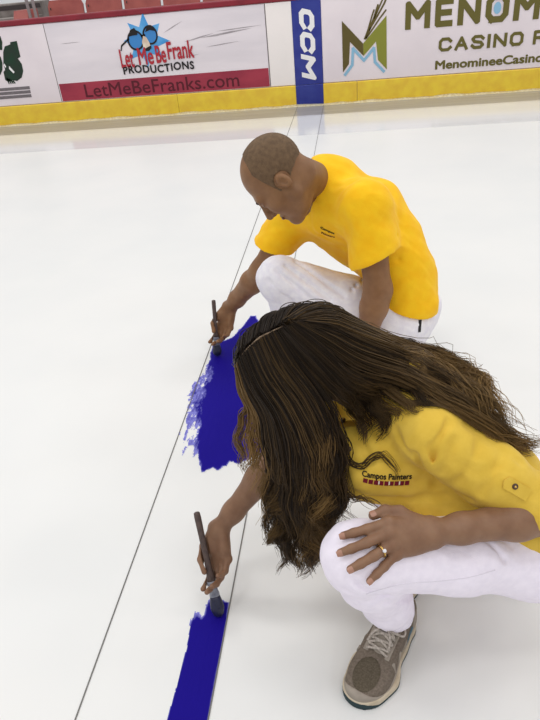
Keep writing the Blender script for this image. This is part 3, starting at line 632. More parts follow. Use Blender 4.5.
# ================================================================== MAN
mp = empty('person', (.1, 2.05, 0)); tag(mp, 'person with shaved head in golden yellow t-shirt, crouching near the boards with the far brush', 'person')
mLS, mRS, mC7 = A((.045, 1.953, .727)), A((-.215, 2.205, .630)), aty(328, 182, 2.13)
mLE, mLW = A((.077, 1.900, .457)), A((.030, 1.885, .240))
mRE, mRW = atz(262, 271, .40), atz(238, 306, .175)
mLH, mRH, mPel = A((.155, 2.02, .270)), A((.165, 2.21, .27)), A((.18, 2.11, .285))
mLK, mLA = A((-.265, 2.00, .465)), A((-.15, 2.09, .10))
mRK, mRA = A((-.20, 2.36, .16)), A((.13, 2.30, .085))
mHF = nrm((-.52, -.12, -.83)); mHU = A((-.84, -.05, .52)); mHU = nrm(mHU-mHF*(mHU@mHF)); mH = np.stack([np.cross(mHF, mHU), mHF, mHU], 1); mHC = atz(281, 178, .842)
m_head0 = head_sdf(mH, mHC, 1.05, True); m_head = bounded(m_head0, mHC, .18)
mT, mE_ = atz(217.5, 356, .004), atz(213.5, 300, .235)
bU2 = nrm(mE_-mT); mRW = mT+bU2*.200+zD*.034+A((.050, 0, .0)); mRHm = frame(mT+bU2*.075+zD*.020+A((.016, 0, 0))-mRW, zD)
if mRHm[:, 0] @ A((-1, 0, 0)) < 0: mRHm[:, 0] *= -1
m_rhand, mrF, mrT = hand_sdf(mRW, mRHm, 1.04, RFX, (2, 0, -2, -4), RTH)
mLHm = frame(A((-.06, -.06, -.25)), (.9, -.3, -.2)); 
if mLHm[:, 0] @ A((-.3, -1, 0)) > 0: mLHm[:, 0] *= -1
m_lhand, mlF, mlT = hand_sdf(mLW, mLHm, 1.06, [(22, 28, 16), (26, 32, 18), (30, 34, 18), (34, 36, 20)], (3, 0, -3, -7), [(.022, .024, -.008), (.044, .052, -.020), (.048, .082, -.028), (.044, .105, -.034)])
m_rhb = bounded(m_rhand, mRW+mRHm[:, 1]*.09, .15); m_lhb = bounded(m_lhand, mLW+mLHm[:, 1]*.09, .15)
mNeck = [mC7+A((.04, 0, -.03)), aty(318, 183, 2.10), mHC-mHU*.045-mHF*.035]
def m_skin(P):
    d = chain(P, [mC7+A((.04, 0, -.10)), A((.08, 2.14, .54)), mPel], [.07, .08, .09], .05); d = smin(d, chain(P, mNeck, [.07, .064, .058], .02), .04); d = smin(d, cap(P, mLS, mRS, .055), .05)
    for S, E, W in ((mLS, mLE, mLW), (mRS, mRE, mRW)):
        d = smin(d, smin(cap(P, S, E, .052, .044), chain(P, [E, E+(W-E)*.28, E+(W-E)*.75, W], [.043, .046, .034, .029], .02), .03), .03)
    d = smin(d, chain(P, [mLH, mLK, mLA, mLA-A((0, 0, .02))], [.07, .055, .04, .032], .02), .03); d = smin(d, chain(P, [mRH, mRK, mRA, mRA-A((0, 0, .02))], [.07, .055, .04, .032], .02), .03)
    d = smin(d, m_head(P), .022); d = smin(d, m_rhb(P), .012); d = smin(d, m_lhb(P), .012); return np.maximum(d, -chain(P, [mT+bU2*.01, mT+bU2*.06, mT+bU2*.09, mT+bU2*.12, mE_], [.021, .020, .0165, .0120, .0106], .001))
link('body', mesh_sdf(m_skin, (-.68, 1.70, .02), (.40, 2.52, 1.02), .0038*VX), 'skin_m', mp, True)
Hf, cf = A(mH, f32), A(mHC, f32)
def m_buzz(P):
    q = (P-cf)@Hf/f32(1.05); d = m_head0(P)-.0018+.0008*np.sin(q[:, 0]*900)*np.sin(q[:, 1]*870+q[:, 2]*910)
    a = np.abs(q[:, 0]); hl = .040-(q[:, 2]-.07)*.75-.25*np.clip(a-.03, 0, 1)
    side = np.maximum(q[:, 1]-.022, -(q[:, 2]+.012+.4*np.clip(-q[:, 1]-.02, 0, .08)))
    ear = -(np.sqrt(((q-np.stack([np.sign(q[:, 0])*f32(.085), 0*a-f32(.010), 0*a-f32(.004)], 1))**2).sum(1))-.032)
    r = np.maximum(np.maximum(q[:, 1]-np.minimum(hl, .05), side), ear); return np.maximum(d, r)
link('buzzed_hair', mesh_sdf(bounded(m_buzz, mHC, .18), mHC-.17, mHC+.17, .0026*VX), 'stubble', mp, True)
W_ = lambda H, c, s, p: c+H@(A(p, float)*s)
def face_bits(H, c, s, par, fn):
    for sx in (-1, 1):
        v = [W_(H, c, s, (sx*(.014+.034*t), .097-.022*t*t, .026+.006*math.sin(t*2.6))) for t in np.linspace(0, 1, 8)]
        MB().tube(v, [.0025, .0042, .0046, .0045, .004, .0035, .003, .0018], 6).build('eyebrow', 'brow', par, True)
        e = MB(); cI = A((sx*.032, .0865, .004)); R = .0085
        V = [W_(H, c, s, cI+A((R*1.25*math.sin(u)*.9, .0052*math.cos(v_)*math.cos(u), R*.42*math.sin(v_)))) for v_ in np.linspace(-1.5, 1.5, 7) for u in np.linspace(-1.5, 1.5, 9)]
        e.add(V, [(j*9+i, j*9+i+1, j*9+i+10, j*9+i+9) for j in range(6) for i in range(8)]); eo = e.build('eye', 'eyew', par, True)
        MB().tube([W_(H, c, s, (sx*.032, .0905, .003)), W_(H, c, s, (sx*.032, .0922, .003))], [.0042, .003], 10).build('iris', 'iris', eo, True)
        MB().tube([W_(H, c, s, (sx*(.020+.024*t), .0925-.006*t+.001, .0095+.0022*math.sin(t*3.14))) for t in np.linspace(0, 1, 7)], .0012, 5).build('eyelashes', 'brow', par, True)
    MB().tube([W_(H, c, s, (x, .1035-12*x*x, -.0615-.003*abs(x)/.02)) for x in np.linspace(-.021, .021, 9)], [.0015, .003, .004, .0042, .0042, .0042, .004, .003, .0015], 6).build('lips', 'lip', par, True)
face_bits(mH, mHC, 1.05, mp, m_head0)
mlat = nrm(mLS-mRS); mspine = [mC7+A((.02, -.01, -.085)), aty(350, 214, 2.15), aty(374, 240, 2.14), aty(392, 264, 2.13), aty(401, 292, 2.12)]; mlats = [nrm(mLS-mRS), nrm(mLS-mRS), nrm((.5, -.85, .2)), nrm((.25, -.95, .1)), nrm((.15, -1, .0))]
mLc, mRc = mLS+(mLE-mLS)*.60, mRS+(mRE-mRS)*.66
def m_torso(P):
    d = None
    for s_ in (-1, 1):
        e = chain(P, [p+lt*s_*o for p, lt, o in zip(mspine, mlats, (.11, .10, .085, .08, .085))], [.075, .105, .108, .112, .118], .05); d = e if d is None else smin(d, e, .08)
    return smin(d, chain(P, [mspine[1], aty(330, 190, 2.11), mNk-mNn*.02], [.12, .105, .085], .04), .05)
mNn = nrm(A((-.95, -.14, .0))); mNk = aty(317, 185, 2.10)
def m_shirt(P):
    d = m_torso(P)
    d = smin(d, cap(P, mLS+mlat*-.01, mRS, .082, .080), .06)
    for S, E, c in ((mLS, mLE, mLc), (mRS, mRE, mRc)):
        n = nrm(E-S); n2 = nrm(n+(A((.38, 0, 0)) if S is mLS else 0)); e = chain(P, [S+mlat*(-.02 if S is mLS else .02)-n*.0, S+(E-S)*.35, c, c+n*.06], [.074, .074, .076, .077], .03)
        e = e-.0015*np.exp(-((plane(P, c, n2)+.014)/.009)**4); e = smax(np.maximum(e, plane(P, c, n2)), -cap(P, c-n*.035, c+n*.1, .064, .068), .005); d = smin(d, e, .045)
    d = d+wrinkle(P, 2.7, 18, .0046)+wrinkle(P, .4, 46, .0012)
    for (x0, y0, Y0), (x1, y1, Y1), r_, dp in (((340, 205, 1.98), (356, 245, 1.93), .012, .008), ((392, 215, 2.0), (398, 258, 1.96), .014, .008), ((330, 262, 1.98), (385, 282, 1.97), .012, .006), ((345, 275, 1.98), (392, 300, 1.97), .012, .006), ((388, 300, 1.96), (430, 285, 2.02), .012, .007), ((400, 250, 1.98), (430, 268, 2.03), .014, .005), ((318, 210, 2.06), (326, 250, 2.02), .012, .005), ((380, 200, 1.96), (395, 235, 1.93), .009, .005)): d = d+fold(P, aty(x0, y0, Y0), aty(x1, y1, Y1), r_, dp*1.5)
    d = neck_cut(P, d, mNk, mNn, .068)
    d = np.maximum(d, -plane(P, aty(408, 305, 2.0), (.30, -.1, 1)))
    return d
msh = link('t_shirt', mesh_sdf(m_shirt, (-.42, 1.80, .20), (.40, 2.48, .92), .0042*VX), 'shirt_m', mp, True)
def m_leg(P, H, K, An):
    d = smin(chain(P, [H, H+(K-H)*.45, K], [.108, .096, .078], .03), chain(P, [K, K+(An-K)*.35, An+nrm(An-K)*.03], [.077, .078, .072], .03), .02); n = nrm(An-K)
    d = np.where(cap(P, K, An+n*.1, .12) < 0, np.maximum(d, plane(P, An, n)), d); return smax(d, -cap(P, An-n*.03, An+n*.1, .060, .062), .004)
mFold = []; mleg0 = lambda P: m_leg(P, mLH, mLK, mLA)
for x0, y0, x1, y1, r_, dp in ((286, 266, 330, 300, .009, .006), (296, 262, 344, 296, .009, .007), (308, 262, 352, 290, .008, .006), (320, 263, 356, 286, .008, .006), (276, 270, 318, 304, .009, .005), (268, 280, 300, 308, .010, .004), (330, 262, 362, 282, .008, .005)):
    mFold.append((hit(mleg0, x0, y0), hit(mleg0, x1, y1), r_*.85, dp*1.9))
def m_trousers(P):
    d = smin(m_leg(P, mLH, mLK, mLA), m_leg(P, mRH, mRK, mRA), .015); d = smin(d, chain(P, [mLH+A((.015, 0, 0)), mPel+A((.015, 0, 0)), mRH], [.11, .115, .11], .04), .04)
    d = np.maximum(d, -plane(P, (.15, 2.0, .40), (-.5, 0, -1)))
    d = d+wrinkle(P, 3.2, 24, .0026)+wrinkle(P, 1.7, 60, .0009)
    for a_, b_, r_, dp in mFold: d = d+fold(P, a_, b_, r_, dp)
    return np.maximum(d, -(m_lhb(P)-.001))
mtr = link('trousers', mesh_sdf(m_trousers, (-.40, 1.82, .06), (.40, 2.52, .60), .0042*VX), 'cotton', mp, True)
# collar band and chest print
def collar(fn, c, n, r, name, par, m, rr=.006, nn=44):
    n = nrm(n); u = nrm(np.cross(n, (0, 1, 0))); v = np.cross(n, u); pts = []
    for t in np.linspace(0, 2*math.pi, nn):
        dr = u*math.cos(t)+v*math.sin(t); p = A(c)+dr*r*.3; p2, ok = trace(lambda Q: -fn(Q), A(c)+dr*(r+.09), -dr, tmax=.12); pts.append(A(c)+dr*r)
    return MB().tube(pts, rr, 8).build(name, m, par, True)
def place_text(name, body, fn, px, py, udir, vdir, wdt, hgt, m, par, bold=.0, curve=None):
    V, F = text_mesh(body, 1, bold, .0); V[:, 0] *= wdt/V[:, 0].max(); V[:, 1] = (V[:, 1]-V[:, 1].min())*hgt/np.ptp(V[:, 1]); V[:, 0] -= wdt/2; V[:, 1] -= hgt/2; V[:, 2] *= .4
    if curve is not None: V[:, 1] += curve(V[:, 0])
    return decal(name, V, F, fn, hit(fn, px, py), udir, vdir, m, par)
def grid_rect(u0, v0, u1, v1, nu=8):
    V = []; F = []
    for i in range(nu+1): V += [(u0+(u1-u0)*i/nu, v0), (u0+(u1-u0)*i/nu, v1)]
    for i in range(nu): F.append((2*i, 2*i+2, 2*i+3, 2*i+1))
    return A(V, float), F
def imgdir(px, py, dx, dy, dep=0.): return nrm(RC@A((dx, -dy, dep), float))
def collar_ring(name, c, n, r, m_, par):
    u = nrm(np.cross(n, (0, 0, 1))); v = np.cross(n, u); return MB().tube([c+n*.010+(u*math.cos(t)+v*math.sin(t))*r for t in np.linspace(0, 2*math.pi, 49)], .0075, 8, .8, up=n).build(name, m_, par, True)
collar_ring('collar', mNk, mNn, .0745, 'shirt_m', msh); collar_ring('collar', wNk, wNn, .0685, 'shirt_w', ws)
V, F = grid_rect(-.007, -.022, .006, .022, 2); decal('pocket_opening', V, F, m_trousers, hit(m_trousers, 420, 326), imgdir(420, 326, 1, 0), imgdir(420, 326, .1, -1), 'black', mtr)
ud, vd = imgdir(327, 232, 1, .02), imgdir(327, 232, 0.02, -1)
place_text('chest_print', 'Campos', m_shirt, 327.5, 230.5, ud, vd, .052, .016, 'blackt', msh, .03)
place_text('chest_print', 'Painters', m_shirt, 328, 235, ud, vd, .048, .012, 'bar', msh, .03)
# ------------------------------------------------------------------ woman: shirt details
ud, vd = imgdir(387, 477, 1, .06), imgdir(387, 477, .06, -1)
sag = lambda u: -.10*(.5-np.abs(u/.05-.0))*.0+2.2*u*u-.002
place_text('chest_print', 'Campos Painters', w_shirt, 387, 475.5, ud, vd, .100, .016, 'blackt', ws, .03, lambda u: -.004+1.6*u*u)
for k in range(9):
    u0 = -.047+k*.0105; V, F = grid_rect(u0, -.006, u0+.0085, .0035, 4); V[:, 1] += -.004+1.6*V[:, 0]**2; decal('chest_print_bar', V, F, w_shirt, hit(w_shirt, 387, 481), ud, vd, 'bar', ws)
    if k in (2, 4, 6): V, F = grid_rect(u0+.0085, -.004, u0+.0112, .0035, 2); V[:, 1] += -.004+1.6*V[:, 0]**2; decal('chest_print_bar', V, F, w_shirt, hit(w_shirt, 387, 481), ud, vd, 'barw', ws)
def btn(px, py, r, par):
    p = hit(w_shirt, px, py); n = grad(w_shirt, p[None].astype(f32))[0]; o = MB().tube([p-n*.001, p+n*.0052, p+n*.006], [r, r, r*.8], 14).build('button', 'button', par, True)
    MB().tube([p+n*.006, p+n*.0064], [r*.45, r*.4], 10).build('button_face', 'gold', o, True)
p0 = hit(w_shirt, 514, 487); n0 = grad(w_shirt, p0[None].astype(f32))[0]
V, F = grid_rect(-.018, -.012, .034, .012, 8); V = np.concatenate([V, [(-.024, 0)]]); F = F+[(0, 1, len(V)-1)]
tb = decal('sleeve_tab', V, F, w_shirt, p0, imgdir(514, 487, 1, .55), imgdir(514, 487, .5, -1), 'shirt_w', ws, .0028)
sm = tb.modifiers.new('thick', 'SOLIDIFY'); sm.thickness = .002; sm.offset = 0
btn(514, 486, .0058, tb)
for px, py in ((343, 421), (349, 449)): btn(px, py, .0058, ws)
# ================================================================== BRUSHES
def brush(T, E, width, label, face):
    T, E = A(T), A(E); L = np.linalg.norm(E-T); y = nrm(E-T); z = A(face, float); z = nrm(z-y*(z@y)); x = np.cross(y, z)
    r = empty('paint_brush', T); tag(r, label, 'brush')
    def loft(name, prof, m, par, n=20):
        V = []; F = []
        for t, wx, wz in prof:
            for k in range(n):
                a = 2*math.pi*k/n; V.append(T+y*t+x*wx*math.copysign(abs(math.cos(a))**.8, math.cos(a))+z*wz*math.copysign(abs(math.sin(a))**.8, math.sin(a)))
        for i in range(len(prof)-1):
            for k in range(n): F.append((i*n+k, i*n+(k+1) % n, (i+1)*n+(k+1) % n, (i+1)*n+k))
        F += [tuple(range(n))[::-1], tuple(range((len(prof)-1)*n, len(prof)*n))]; return MB().add(V, F).build(name, m, par, True)
    w = width/2
    loft('handle', [(L*t, a, b) for t, a, b in ((.335, .011, .008), (.38, .0105, .009), (.46, .0085, .008), (.6, .0078, .0075), (.8, .0082, .008), (.95, .0088, .0085), (.99, .0080, .0076), (1.0, .005, .005))], 'handle', r)
    fe = loft('ferrule', [(L*.20, w*.72, .0105), (L*.205, w*.74, .011), (L*.28, w*.58, .0105), (L*.33, .0125, .0095), (L*.345, .0118, .009)], 'ferrule', r)
    for t in (.225, .315): 
        s_ = w*.70 if t < .3 else .0138; MB().tube([T+y*L*t+x*s_*math.cos(a)+z*.0112*math.sin(a) for a in np.linspace(0, 2*math.pi, 21)], .0008, 5).build('ferrule_ridge', 'ferrule', fe, True)
    core = loft('bristles', [(.002, w*.35, .005), (L*.03, w*.75, .010), (L*.08, w*.98, .0135), (L*.13, w*.95, .0135), (L*.18, w*.78, .0115), (L*.205, w*.72, .0105)], 'bristle', r)
    tv = MB()
    for k in range(130):
        a = random.uniform(0, 6.283); q = random.uniform(.55, 1.0); p0 = T+y*L*.17+x*w*.78*math.cos(a)*q+z*.0115*math.sin(a)*q; p1 = T+y*L*.09+x*w*1.0*math.cos(a)*q+z*.0138*math.sin(a)*q; p2 = T+y*random.uniform(.003, .02)+x*w*.55*math.cos(a)*q+z*.008*math.sin(a)*q
        p2[2] = max(p2[2], .0015); tv.tube([p0, p1, p2], [.0009, .0009, .0004], 4)
    tag(tv.build('bristle_strands', 'bristle', core), kind='stuff')
    return r
brush(wT, wE_, .036, 'wooden handled paint brush with dark bristles held over the near blue stripe', ray(215, 570)*-1)
brush(mT, mE_, .040, 'wooden handled paint brush held by the far person above the ragged blue patch', ray(215, 330)*-1)
# ================================================================== SHOES
def shoe_parts(parent, heel, toe, side, mats):
    heel = A(heel, float); dr = nrm(A(toe, float)-heel); up = A((0, 0, 1)); 
    if abs(dr[2]) > .05: up = nrm(up-dr*(up@dr))
    X = np.cross(dr, up); Rm = np.stack([X, dr, up], 1); L = np.linalg.norm(A(toe, float)-heel)/.272
    tow = lambda q: heel+Rm@(A(q, float)*L)
    s = side                                     # +1: big toe towards +x
    def outl(q, g):
        d = chain(q*A((1, 1, 0), f32), [(0, .040, 0), (.002*s, .10, 0), (.004*s, .175, 0), (.010*s, .225, 0)], [.036+g, .034+g, .047+g, .040+g], .03); return smin(d, cap(q*A((1, 1, 0), f32), (-.014*s, .18, 0), (-.006*s, .215, 0), .036+g, .034+g), .02)
    def upper0(q):
        d = chain(q, [(0, .042, .048), (0, .10, .060), (.003*s, .150, .052), (.006*s, .205, .032), (.009*s, .232, .026)], [.034, .035, .036, .037, .032], .03); d = smin(d, ell(q, (.0, .185, .028), (.046, .065, .036)), .02)
        d = smin(d, cap(q, (0, .038, .06), (0, .040, .098), .036, .036), .02); return d
    def upper(q):
        d = smax(upper0(q), outl(q, -.001)-.004, .008); d = smax(d, plane(q, (0, .04, .104), (0, .30, 1)), .006); d = smax(d, -ell(q, (0, .050, .115), (.029, .040, .05)), .006); return np.maximum(d, .014-q[:, 2])
    mk = lambda f: (lambda P: f((P-A(heel, f32))@A(Rm, f32)/f32(L))*f32(L))
    lo, hi = A([tow(c) for c in ((-.07, -.02, -.01), (.07, .3, .14), (-.07, .3, -.01), (.07, -.02, .14), (-.07, -.02, .14), (.07, .3, -.01), (.07, -.02, -.01), (-.07, .3, .14))]).min(0), A([tow(c) for c in ((-.07, -.02, -.01), (.07, .3, .14), (-.07, .3, -.01), (.07, -.02, .14), (-.07, -.02, .14), (.07, .3, -.01), (.07, -.02, -.01), (-.07, .3, .14))]).max(0)
    r = empty('shoe', heel); r.parent = parent; r.matrix_parent_inverse = parent.matrix_world.inverted(); bpy.context.view_layer.update()
    B = lambda nm, f, m, v=.0028: link(nm, mesh_sdf(mk(f), lo, hi, v*VX), m, r, True)
    B('upper', upper, mats[0])
    B('toe_panel', lambda q: np.maximum(upper(q)-.0012, ell(q, (.004*s, .212, .05), (.030, .040, .035))), mats[1])
    def ov(q):
        u = upper(q)-.0026; z = q[:, 2]; y = q[:, 1]
        band = np.maximum(z-(.030+.012*np.clip((y-.19)/.06, -1, 1)+.01*np.sin(y*50)), .10-y); heelc = np.maximum(y-(.052-.25*(z-.05)), z-.092); eye = np.maximum(np.abs(np.abs(q[:, 0]-.003*s)-.026)-.006, np.maximum(.085-y, y-.168)); eye = np.maximum(eye, .05-z)
        bars = np.maximum(np.abs(((y+.35*z) % .034)-.017)-.0045, np.maximum(.07-y, np.maximum(y-.17, z-.062))); return np.maximum(u, np.minimum(np.minimum(band, heelc), np.minimum(eye, bars)))
    B('suede_overlay', ov, mats[2])
    B('side_accent', lambda q: np.maximum(upper(q)-.0034, np.maximum(np.maximum(q[:, 1]-.150, .055-q[:, 1]), np.maximum(.03-q[:, 2], q[:, 2]-.058+.5*(q[:, 1]-.06)))), mats[5])
    B('midsole', lambda q: smax(smax(outl(q, .003), -(q[:, 2]-.006), .003), q[:, 2]-(.024+.006*np.clip(1-q[:, 1]/.1, 0, 1)+.004*np.clip((q[:, 1]-.2)/.05, 0, 1)), .004), mats[3])
    B('outsole', lambda q: np.maximum(smax(outl(q, .0035), q[:, 2]-.0075-.016*np.clip((q[:, 1]-.232)/.03, 0, 1), .003), .0012-q[:, 2]), 'outsole')
    B('lining', lambda q: np.maximum(np.maximum(np.abs(ell(q, (0, .050, .112), (.0285, .0395, .05)))-.0018, plane(q, (0, .04, .1055), (0, .30, 1))), .05-q[:, 2]), 'lining', .0024)
    B('tongue', lambda q: smax(np.maximum(np.abs(cap(q, (0, .13, .050), (0, .088, .085), .034, .030))-.003, -plane(q, (0, .11, .072), (0, .6, .8))), np.maximum(np.abs(q[:, 0])-.021, plane(q, (0, .088, .118), (0, -.8, .5))), .004), mats[2])
    top = lambda x, y: (lambda t: t)(tow((x, y, 0)))
    fn = mk(lambda q: np.minimum(upper(q)-.0028, np.maximum(np.abs(cap(q, (0, .13, .050), (0, .088, .085), .034, .030))-.003, np.abs(q[:, 0])-.021)))
    def on(x, y, o=.002): p, ok = trace(fn, tow((x, y, .16)), -Rm[:, 2], tmax=.16); return p[0]+Rm[:, 2]*o
    lc = MB()
    for j in range(6):
        y0 = .098+.0135*j
        for sg in (-1, 1):
            lc.tube([on(sg*(.026-.026*2*t)+.003*s, y0+.012*t*(1 if sg > 0 else 1), .002+.003*math.sin(3.14*t)) for t in np.linspace(0, 1, 9)], .0032, 6, 1.0) if j < 5 else None
    lc.tube([on(x+.003*s, .094, .003) for x in np.linspace(-.026, .026, 9)], .0026, 6)
    laces = lc.build('laces', 'lace', r, True); tag(laces)
    kn = on(0, .122, .008); bow = MB(); ax, ay, az = Rm[:, 0], Rm[:, 1], Rm[:, 2]
    for sg in (-1, 1):
        bow.tube(smoothline([kn, kn+ax*sg*.018+az*.010-ay*.006, kn+ax*sg*.038+az*.004-ay*.016, kn+ax*sg*.042-az*.004-ay*.004, kn+ax*sg*.022+az*.003+ay*.004, kn], 5), .0024, 6)
        bow.tube(smoothline([kn, kn+ax*sg*.012+az*.004+ay*.010, kn+ax*sg*.022-az*.002+ay*.026, kn+ax*sg*.026-az*.010+ay*.042], 5), .0024, 6)
    bow.tube([kn-ax*.005, kn+ax*.005], .005, 8); bow.build('lace_bow', 'lace', laces, True)
    MB().tube([tow((0, .048, .075)), tow((0, .052, .15))], [.030, .032], 16).build('sock', 'sock', r, True)
    return r
wm_m = ('taupe', 'toemesh', 'overlay', 'midsole', 'outsole', 'teal')
shoe_parts(wm, (.118, .984, 0), (-.008, .744, 0), 1, wm_m)
shoe_parts(wm, (.175, 1.245, 0), (.065, 1.00, 0), -1, wm_m)
mm_m = ('overlay', 'taupe', 'taupe', 'midsole', 'outsole', 'teal')
shoe_parts(mp, (-.10, 2.105, 0), (-.37, 2.07, 0), 1, mm_m)
shoe_parts(mp, (.19, 2.30, 0.0), (-.08, 2.31, 0), -1, mm_m)
# ================================================================== LONG HAIR
wHf, wHcf = A(wH, f32), A(wHC, f32)
def hair_cap(P, off=.014):
    q = (P-wHcf)@wHf/f32(.97); a = np.abs(q[:, 0])
    d = ell(q, (0, -.014, .038), (.078+off, .100+off, .090+off)); d = smin(d, ell(q, (0, -.05, -.03), (.062+off, .058+off, .075)), .03)
    face = np.maximum(-(q[:, 1]-.045+.25*a), q[:, 2]-.072); return smax(d*.97, -face, .01)*1.0
def w_solid(P): return smin(smin(w_shirt(P), w_skin(P), .005), hair_cap(P, .006), .01)
def cap_s(P): return hair_cap(P, .012)
def drape(P): return smin(hair_cap(P, .016), smin(w_torso(P, .012), chain(P, wNeck, [.066, .062, .066], .02), .05), .06)
K = 26
def hitd(px, py):
    d = nrm(ray(px, py)); ts = np.linspace(.6, 2.2, 400); q = drape((EYE+ts[:, None]*d).astype(f32)); i = np.argmax(q < 0) if (q < 0).any() else np.argmin(q); return EYE+ts[i]*d
def guide(spec):
    """control points: (px,py,'h') on the head, (px,py,'d',off) draped over head, neck and back, (px,py,Y) hanging in the plane y=Y"""
    pts = []
    for c in spec:
        if c[2] == 'h': pts.append(hit(cap_s, c[0], c[1]))
        elif c[2] == 'd': p = hitd(c[0], c[1]); n = grad(drape, p[None].astype(f32))[0]; pts.append(p+n*c[3])
        elif c[2] == 's': p = hit(w_shirt, c[0], c[1]); pts.append(p+grad(w_shirt, p[None].astype(f32))[0]*c[3])
        elif c[2] == 'L': pts.append(wHC+wH@A(c[3], float))
        else: pts.append(aty(c[0], c[1], c[2]))
    s = A(smoothline(pts, 10)); l = np.r_[0, np.cumsum(np.linalg.norm(np.diff(s, axis=0), axis=1))]; t = np.linspace(0, l[-1], K)
    return np.stack([np.interp(t, l, s[:, i]) for i in range(3)], 1)
def Lc(x, y, z): return (0, 0, 'L', (x, y, z))
near = [guide(g) for g in [
 [Lc(-.0065, .098, .072), Lc(-.028, .112, .045), Lc(-.045, .118, .0), (240, 415, 1.0), (236, 445, .99), (247, 470, .98)],
 [Lc(-.0065, .092, .088), Lc(-.040, .100, .058), Lc(-.062, .104, .01), (254, 428, .985), (252, 455, .975), (250, 476, .97)],
 [Lc(-.0065, .082, .098), Lc(-.050, .085, .068), Lc(-.080, .085, .015), (267, 440, .97), (276, 474, .965), (271, 500, .965), (266, 528, .965)],
 [Lc(-.0065, .070, .110), Lc(-.054, .068, .082), Lc(-.090, .062, .020), (280, 444, .955), (288, 490, .95), (283, 525, .95), (290, 568, .95)],
 [Lc(-.0065, .050, .124), Lc(-.058, .046, .094), Lc(-.098, .038, .026), (297, 448, .945), (298, 498, .94), (307, 535, .94), (303, 572, .94)],
 [Lc(-.0065, .030, .135), Lc(-.060, .024, .104), Lc(-.102, .014, .030), (312, 450, .94), (316, 495, .935), (308, 530, .935), (314, 564, .935)],
 [Lc(-.0065, .010, .141), Lc(-.062, .002, .108), Lc(-.105, -.012, .032), (326, 450, .94), (329, 495, .93), (322, 522, .93), (327, 550, .93)],
 [Lc(-.0065, -.010, .145), Lc(-.062, -.022, .108), Lc(-.104, -.036, .032), (337, 445, .94), (341, 485, .925), (337, 512, .92), (341, 534, .92)],
 [Lc(-.0065, -.026, .146), Lc(-.060, -.044, .106), Lc(-.100, -.060, .028), (347, 436, .95), (349, 472, .925), (355, 492, .915), (370, 507, .905)]]]
mid_ = [guide(g) for g in [
 [Lc(-.0065, -.026, .146), Lc(-.060, -.050, .104), Lc(-.096, -.072, .026), (354, 410, 'd', .012), (364, 424, 'd', .010), (360, 440, 'd', .008)],
 [Lc(-.0065, -.034, .146), Lc(-.056, -.062, .104), Lc(-.088, -.088, .026), (368, 400, 'd', .012), (382, 414, 'd', .010), (386, 424, 'd', .008), (374, 436, 'd', .008)],
 [Lc(-.0065, -.042, .145), Lc(-.052, -.074, .102), Lc(-.078, -.100, .026), (384, 392, 'd', .014), (404, 408, 'd', .010), (420, 413, 'd', .006)],
 [Lc(-.0065, -.050, .143), Lc(-.046, -.086, .100), Lc(-.066, -.112, .026), (398, 386, 'd', .016), (426, 405, 'd', .010), (450, 412, 'd', .008)]]]
back = [guide(g) for g in [
 [Lc(-.002, -.046, .144), Lc(-.042, -.088, .100), Lc(-.060, -.118, .030), (402, 386, 'd', .010), (434, 404, 'd', .008), (464, 418, 'd', .006), (486, 438, 'd', .006), (503, 446, 'd', .008)],
 [Lc(-.001, -.054, .141), Lc(-.026, -.098, .100), Lc(-.036, -.128, .034), (406, 377, 'd', .010), (442, 398, 'd', .008), (474, 422, 'd', .006), (500, 440, 'd', .006), (536, 447, 'd', .006)],
 [Lc(.000, -.060, .138), Lc(-.008, -.104, .100), Lc(-.010, -.132, .036), (406, 367, 'd', .010), (446, 388, 'd', .010), (476, 412, 'd', .008), (496, 432, 'd', .008), (518, 447, 'd', .006)],
 [Lc(.002, -.060, .138), Lc(.012, -.104, .100), Lc(.016, -.132, .036), (402, 358, 'd', .010), (442, 376, 'd', .012), (470, 398, 'd', .012), (490, 420, 'd', .010), (508, 438, 'd', .008)],
 [Lc(.0065, -.054, .141), Lc(.032, -.098, .102), Lc(.042, -.126, .036), (396, 350, 'd', .010), (432, 364, 'd', .012), (458, 380, 'd', .014), (478, 398, 'd', .014), (494, 418, 'd', .010)],
 [Lc(.0065, -.046, .144), Lc(.048, -.088, .102), Lc(.064, -.116, .034), (386, 347, 'd', .008), (420, 358, 'd', .010), (446, 370, 'd', .012), (468, 382, 'd', .014), (482, 404, 'd', .012)],
 [Lc(.0065, -.040, .146), Lc(.048, -.078, .102), Lc(.066, -.110, .036), (376, 342, 'd', .006), (410, 352, 'd', .008), (438, 362, 'd', .010), (460, 377, 'd', .012), (474, 396, 'd', .012)]]]
far = [guide(g) for g in [
 [Lc(.0065, .098, .072), Lc(.030, .112, .050), Lc(.060, .112, .005), Lc(.085, .10, -.06), Lc(.095, .11, -.15), Lc(.10, .13, -.22)],
 [Lc(.0065, .080, .100), Lc(.050, .082, .075), Lc(.088, .070, .020), Lc(.104, .05, -.05), Lc(.11, .07, -.15), Lc(.11, .11, -.24)],
 [Lc(.0065, .055, .120), Lc(.056, .052, .094), Lc(.098, .038, .035), Lc(.110, .02, -.04), Lc(.11, .04, -.15), Lc(.11, .09, -.24)],
 [Lc(.0065, .020, .138), Lc(.060, .014, .108), Lc(.103, .0, .045), Lc(.112, -.01, -.03), Lc(.105, .01, -.14), Lc(.11, .05, -.24)],
 [Lc(.0065, -.020, .146), Lc(.060, -.030, .112), Lc(.100, -.048, .045), Lc(.108, -.06, -.03), Lc(.095, -.07, -.11), Lc(.095, -.06, -.2)],
 [Lc(.0065, -.046, .144), Lc(.052, -.080, .104), Lc(.082, -.105, .040), Lc(.085, -.115, -.03), Lc(.08, -.13, -.10), Lc(.085, -.15, -.2)]]]
SP, ST = [], []
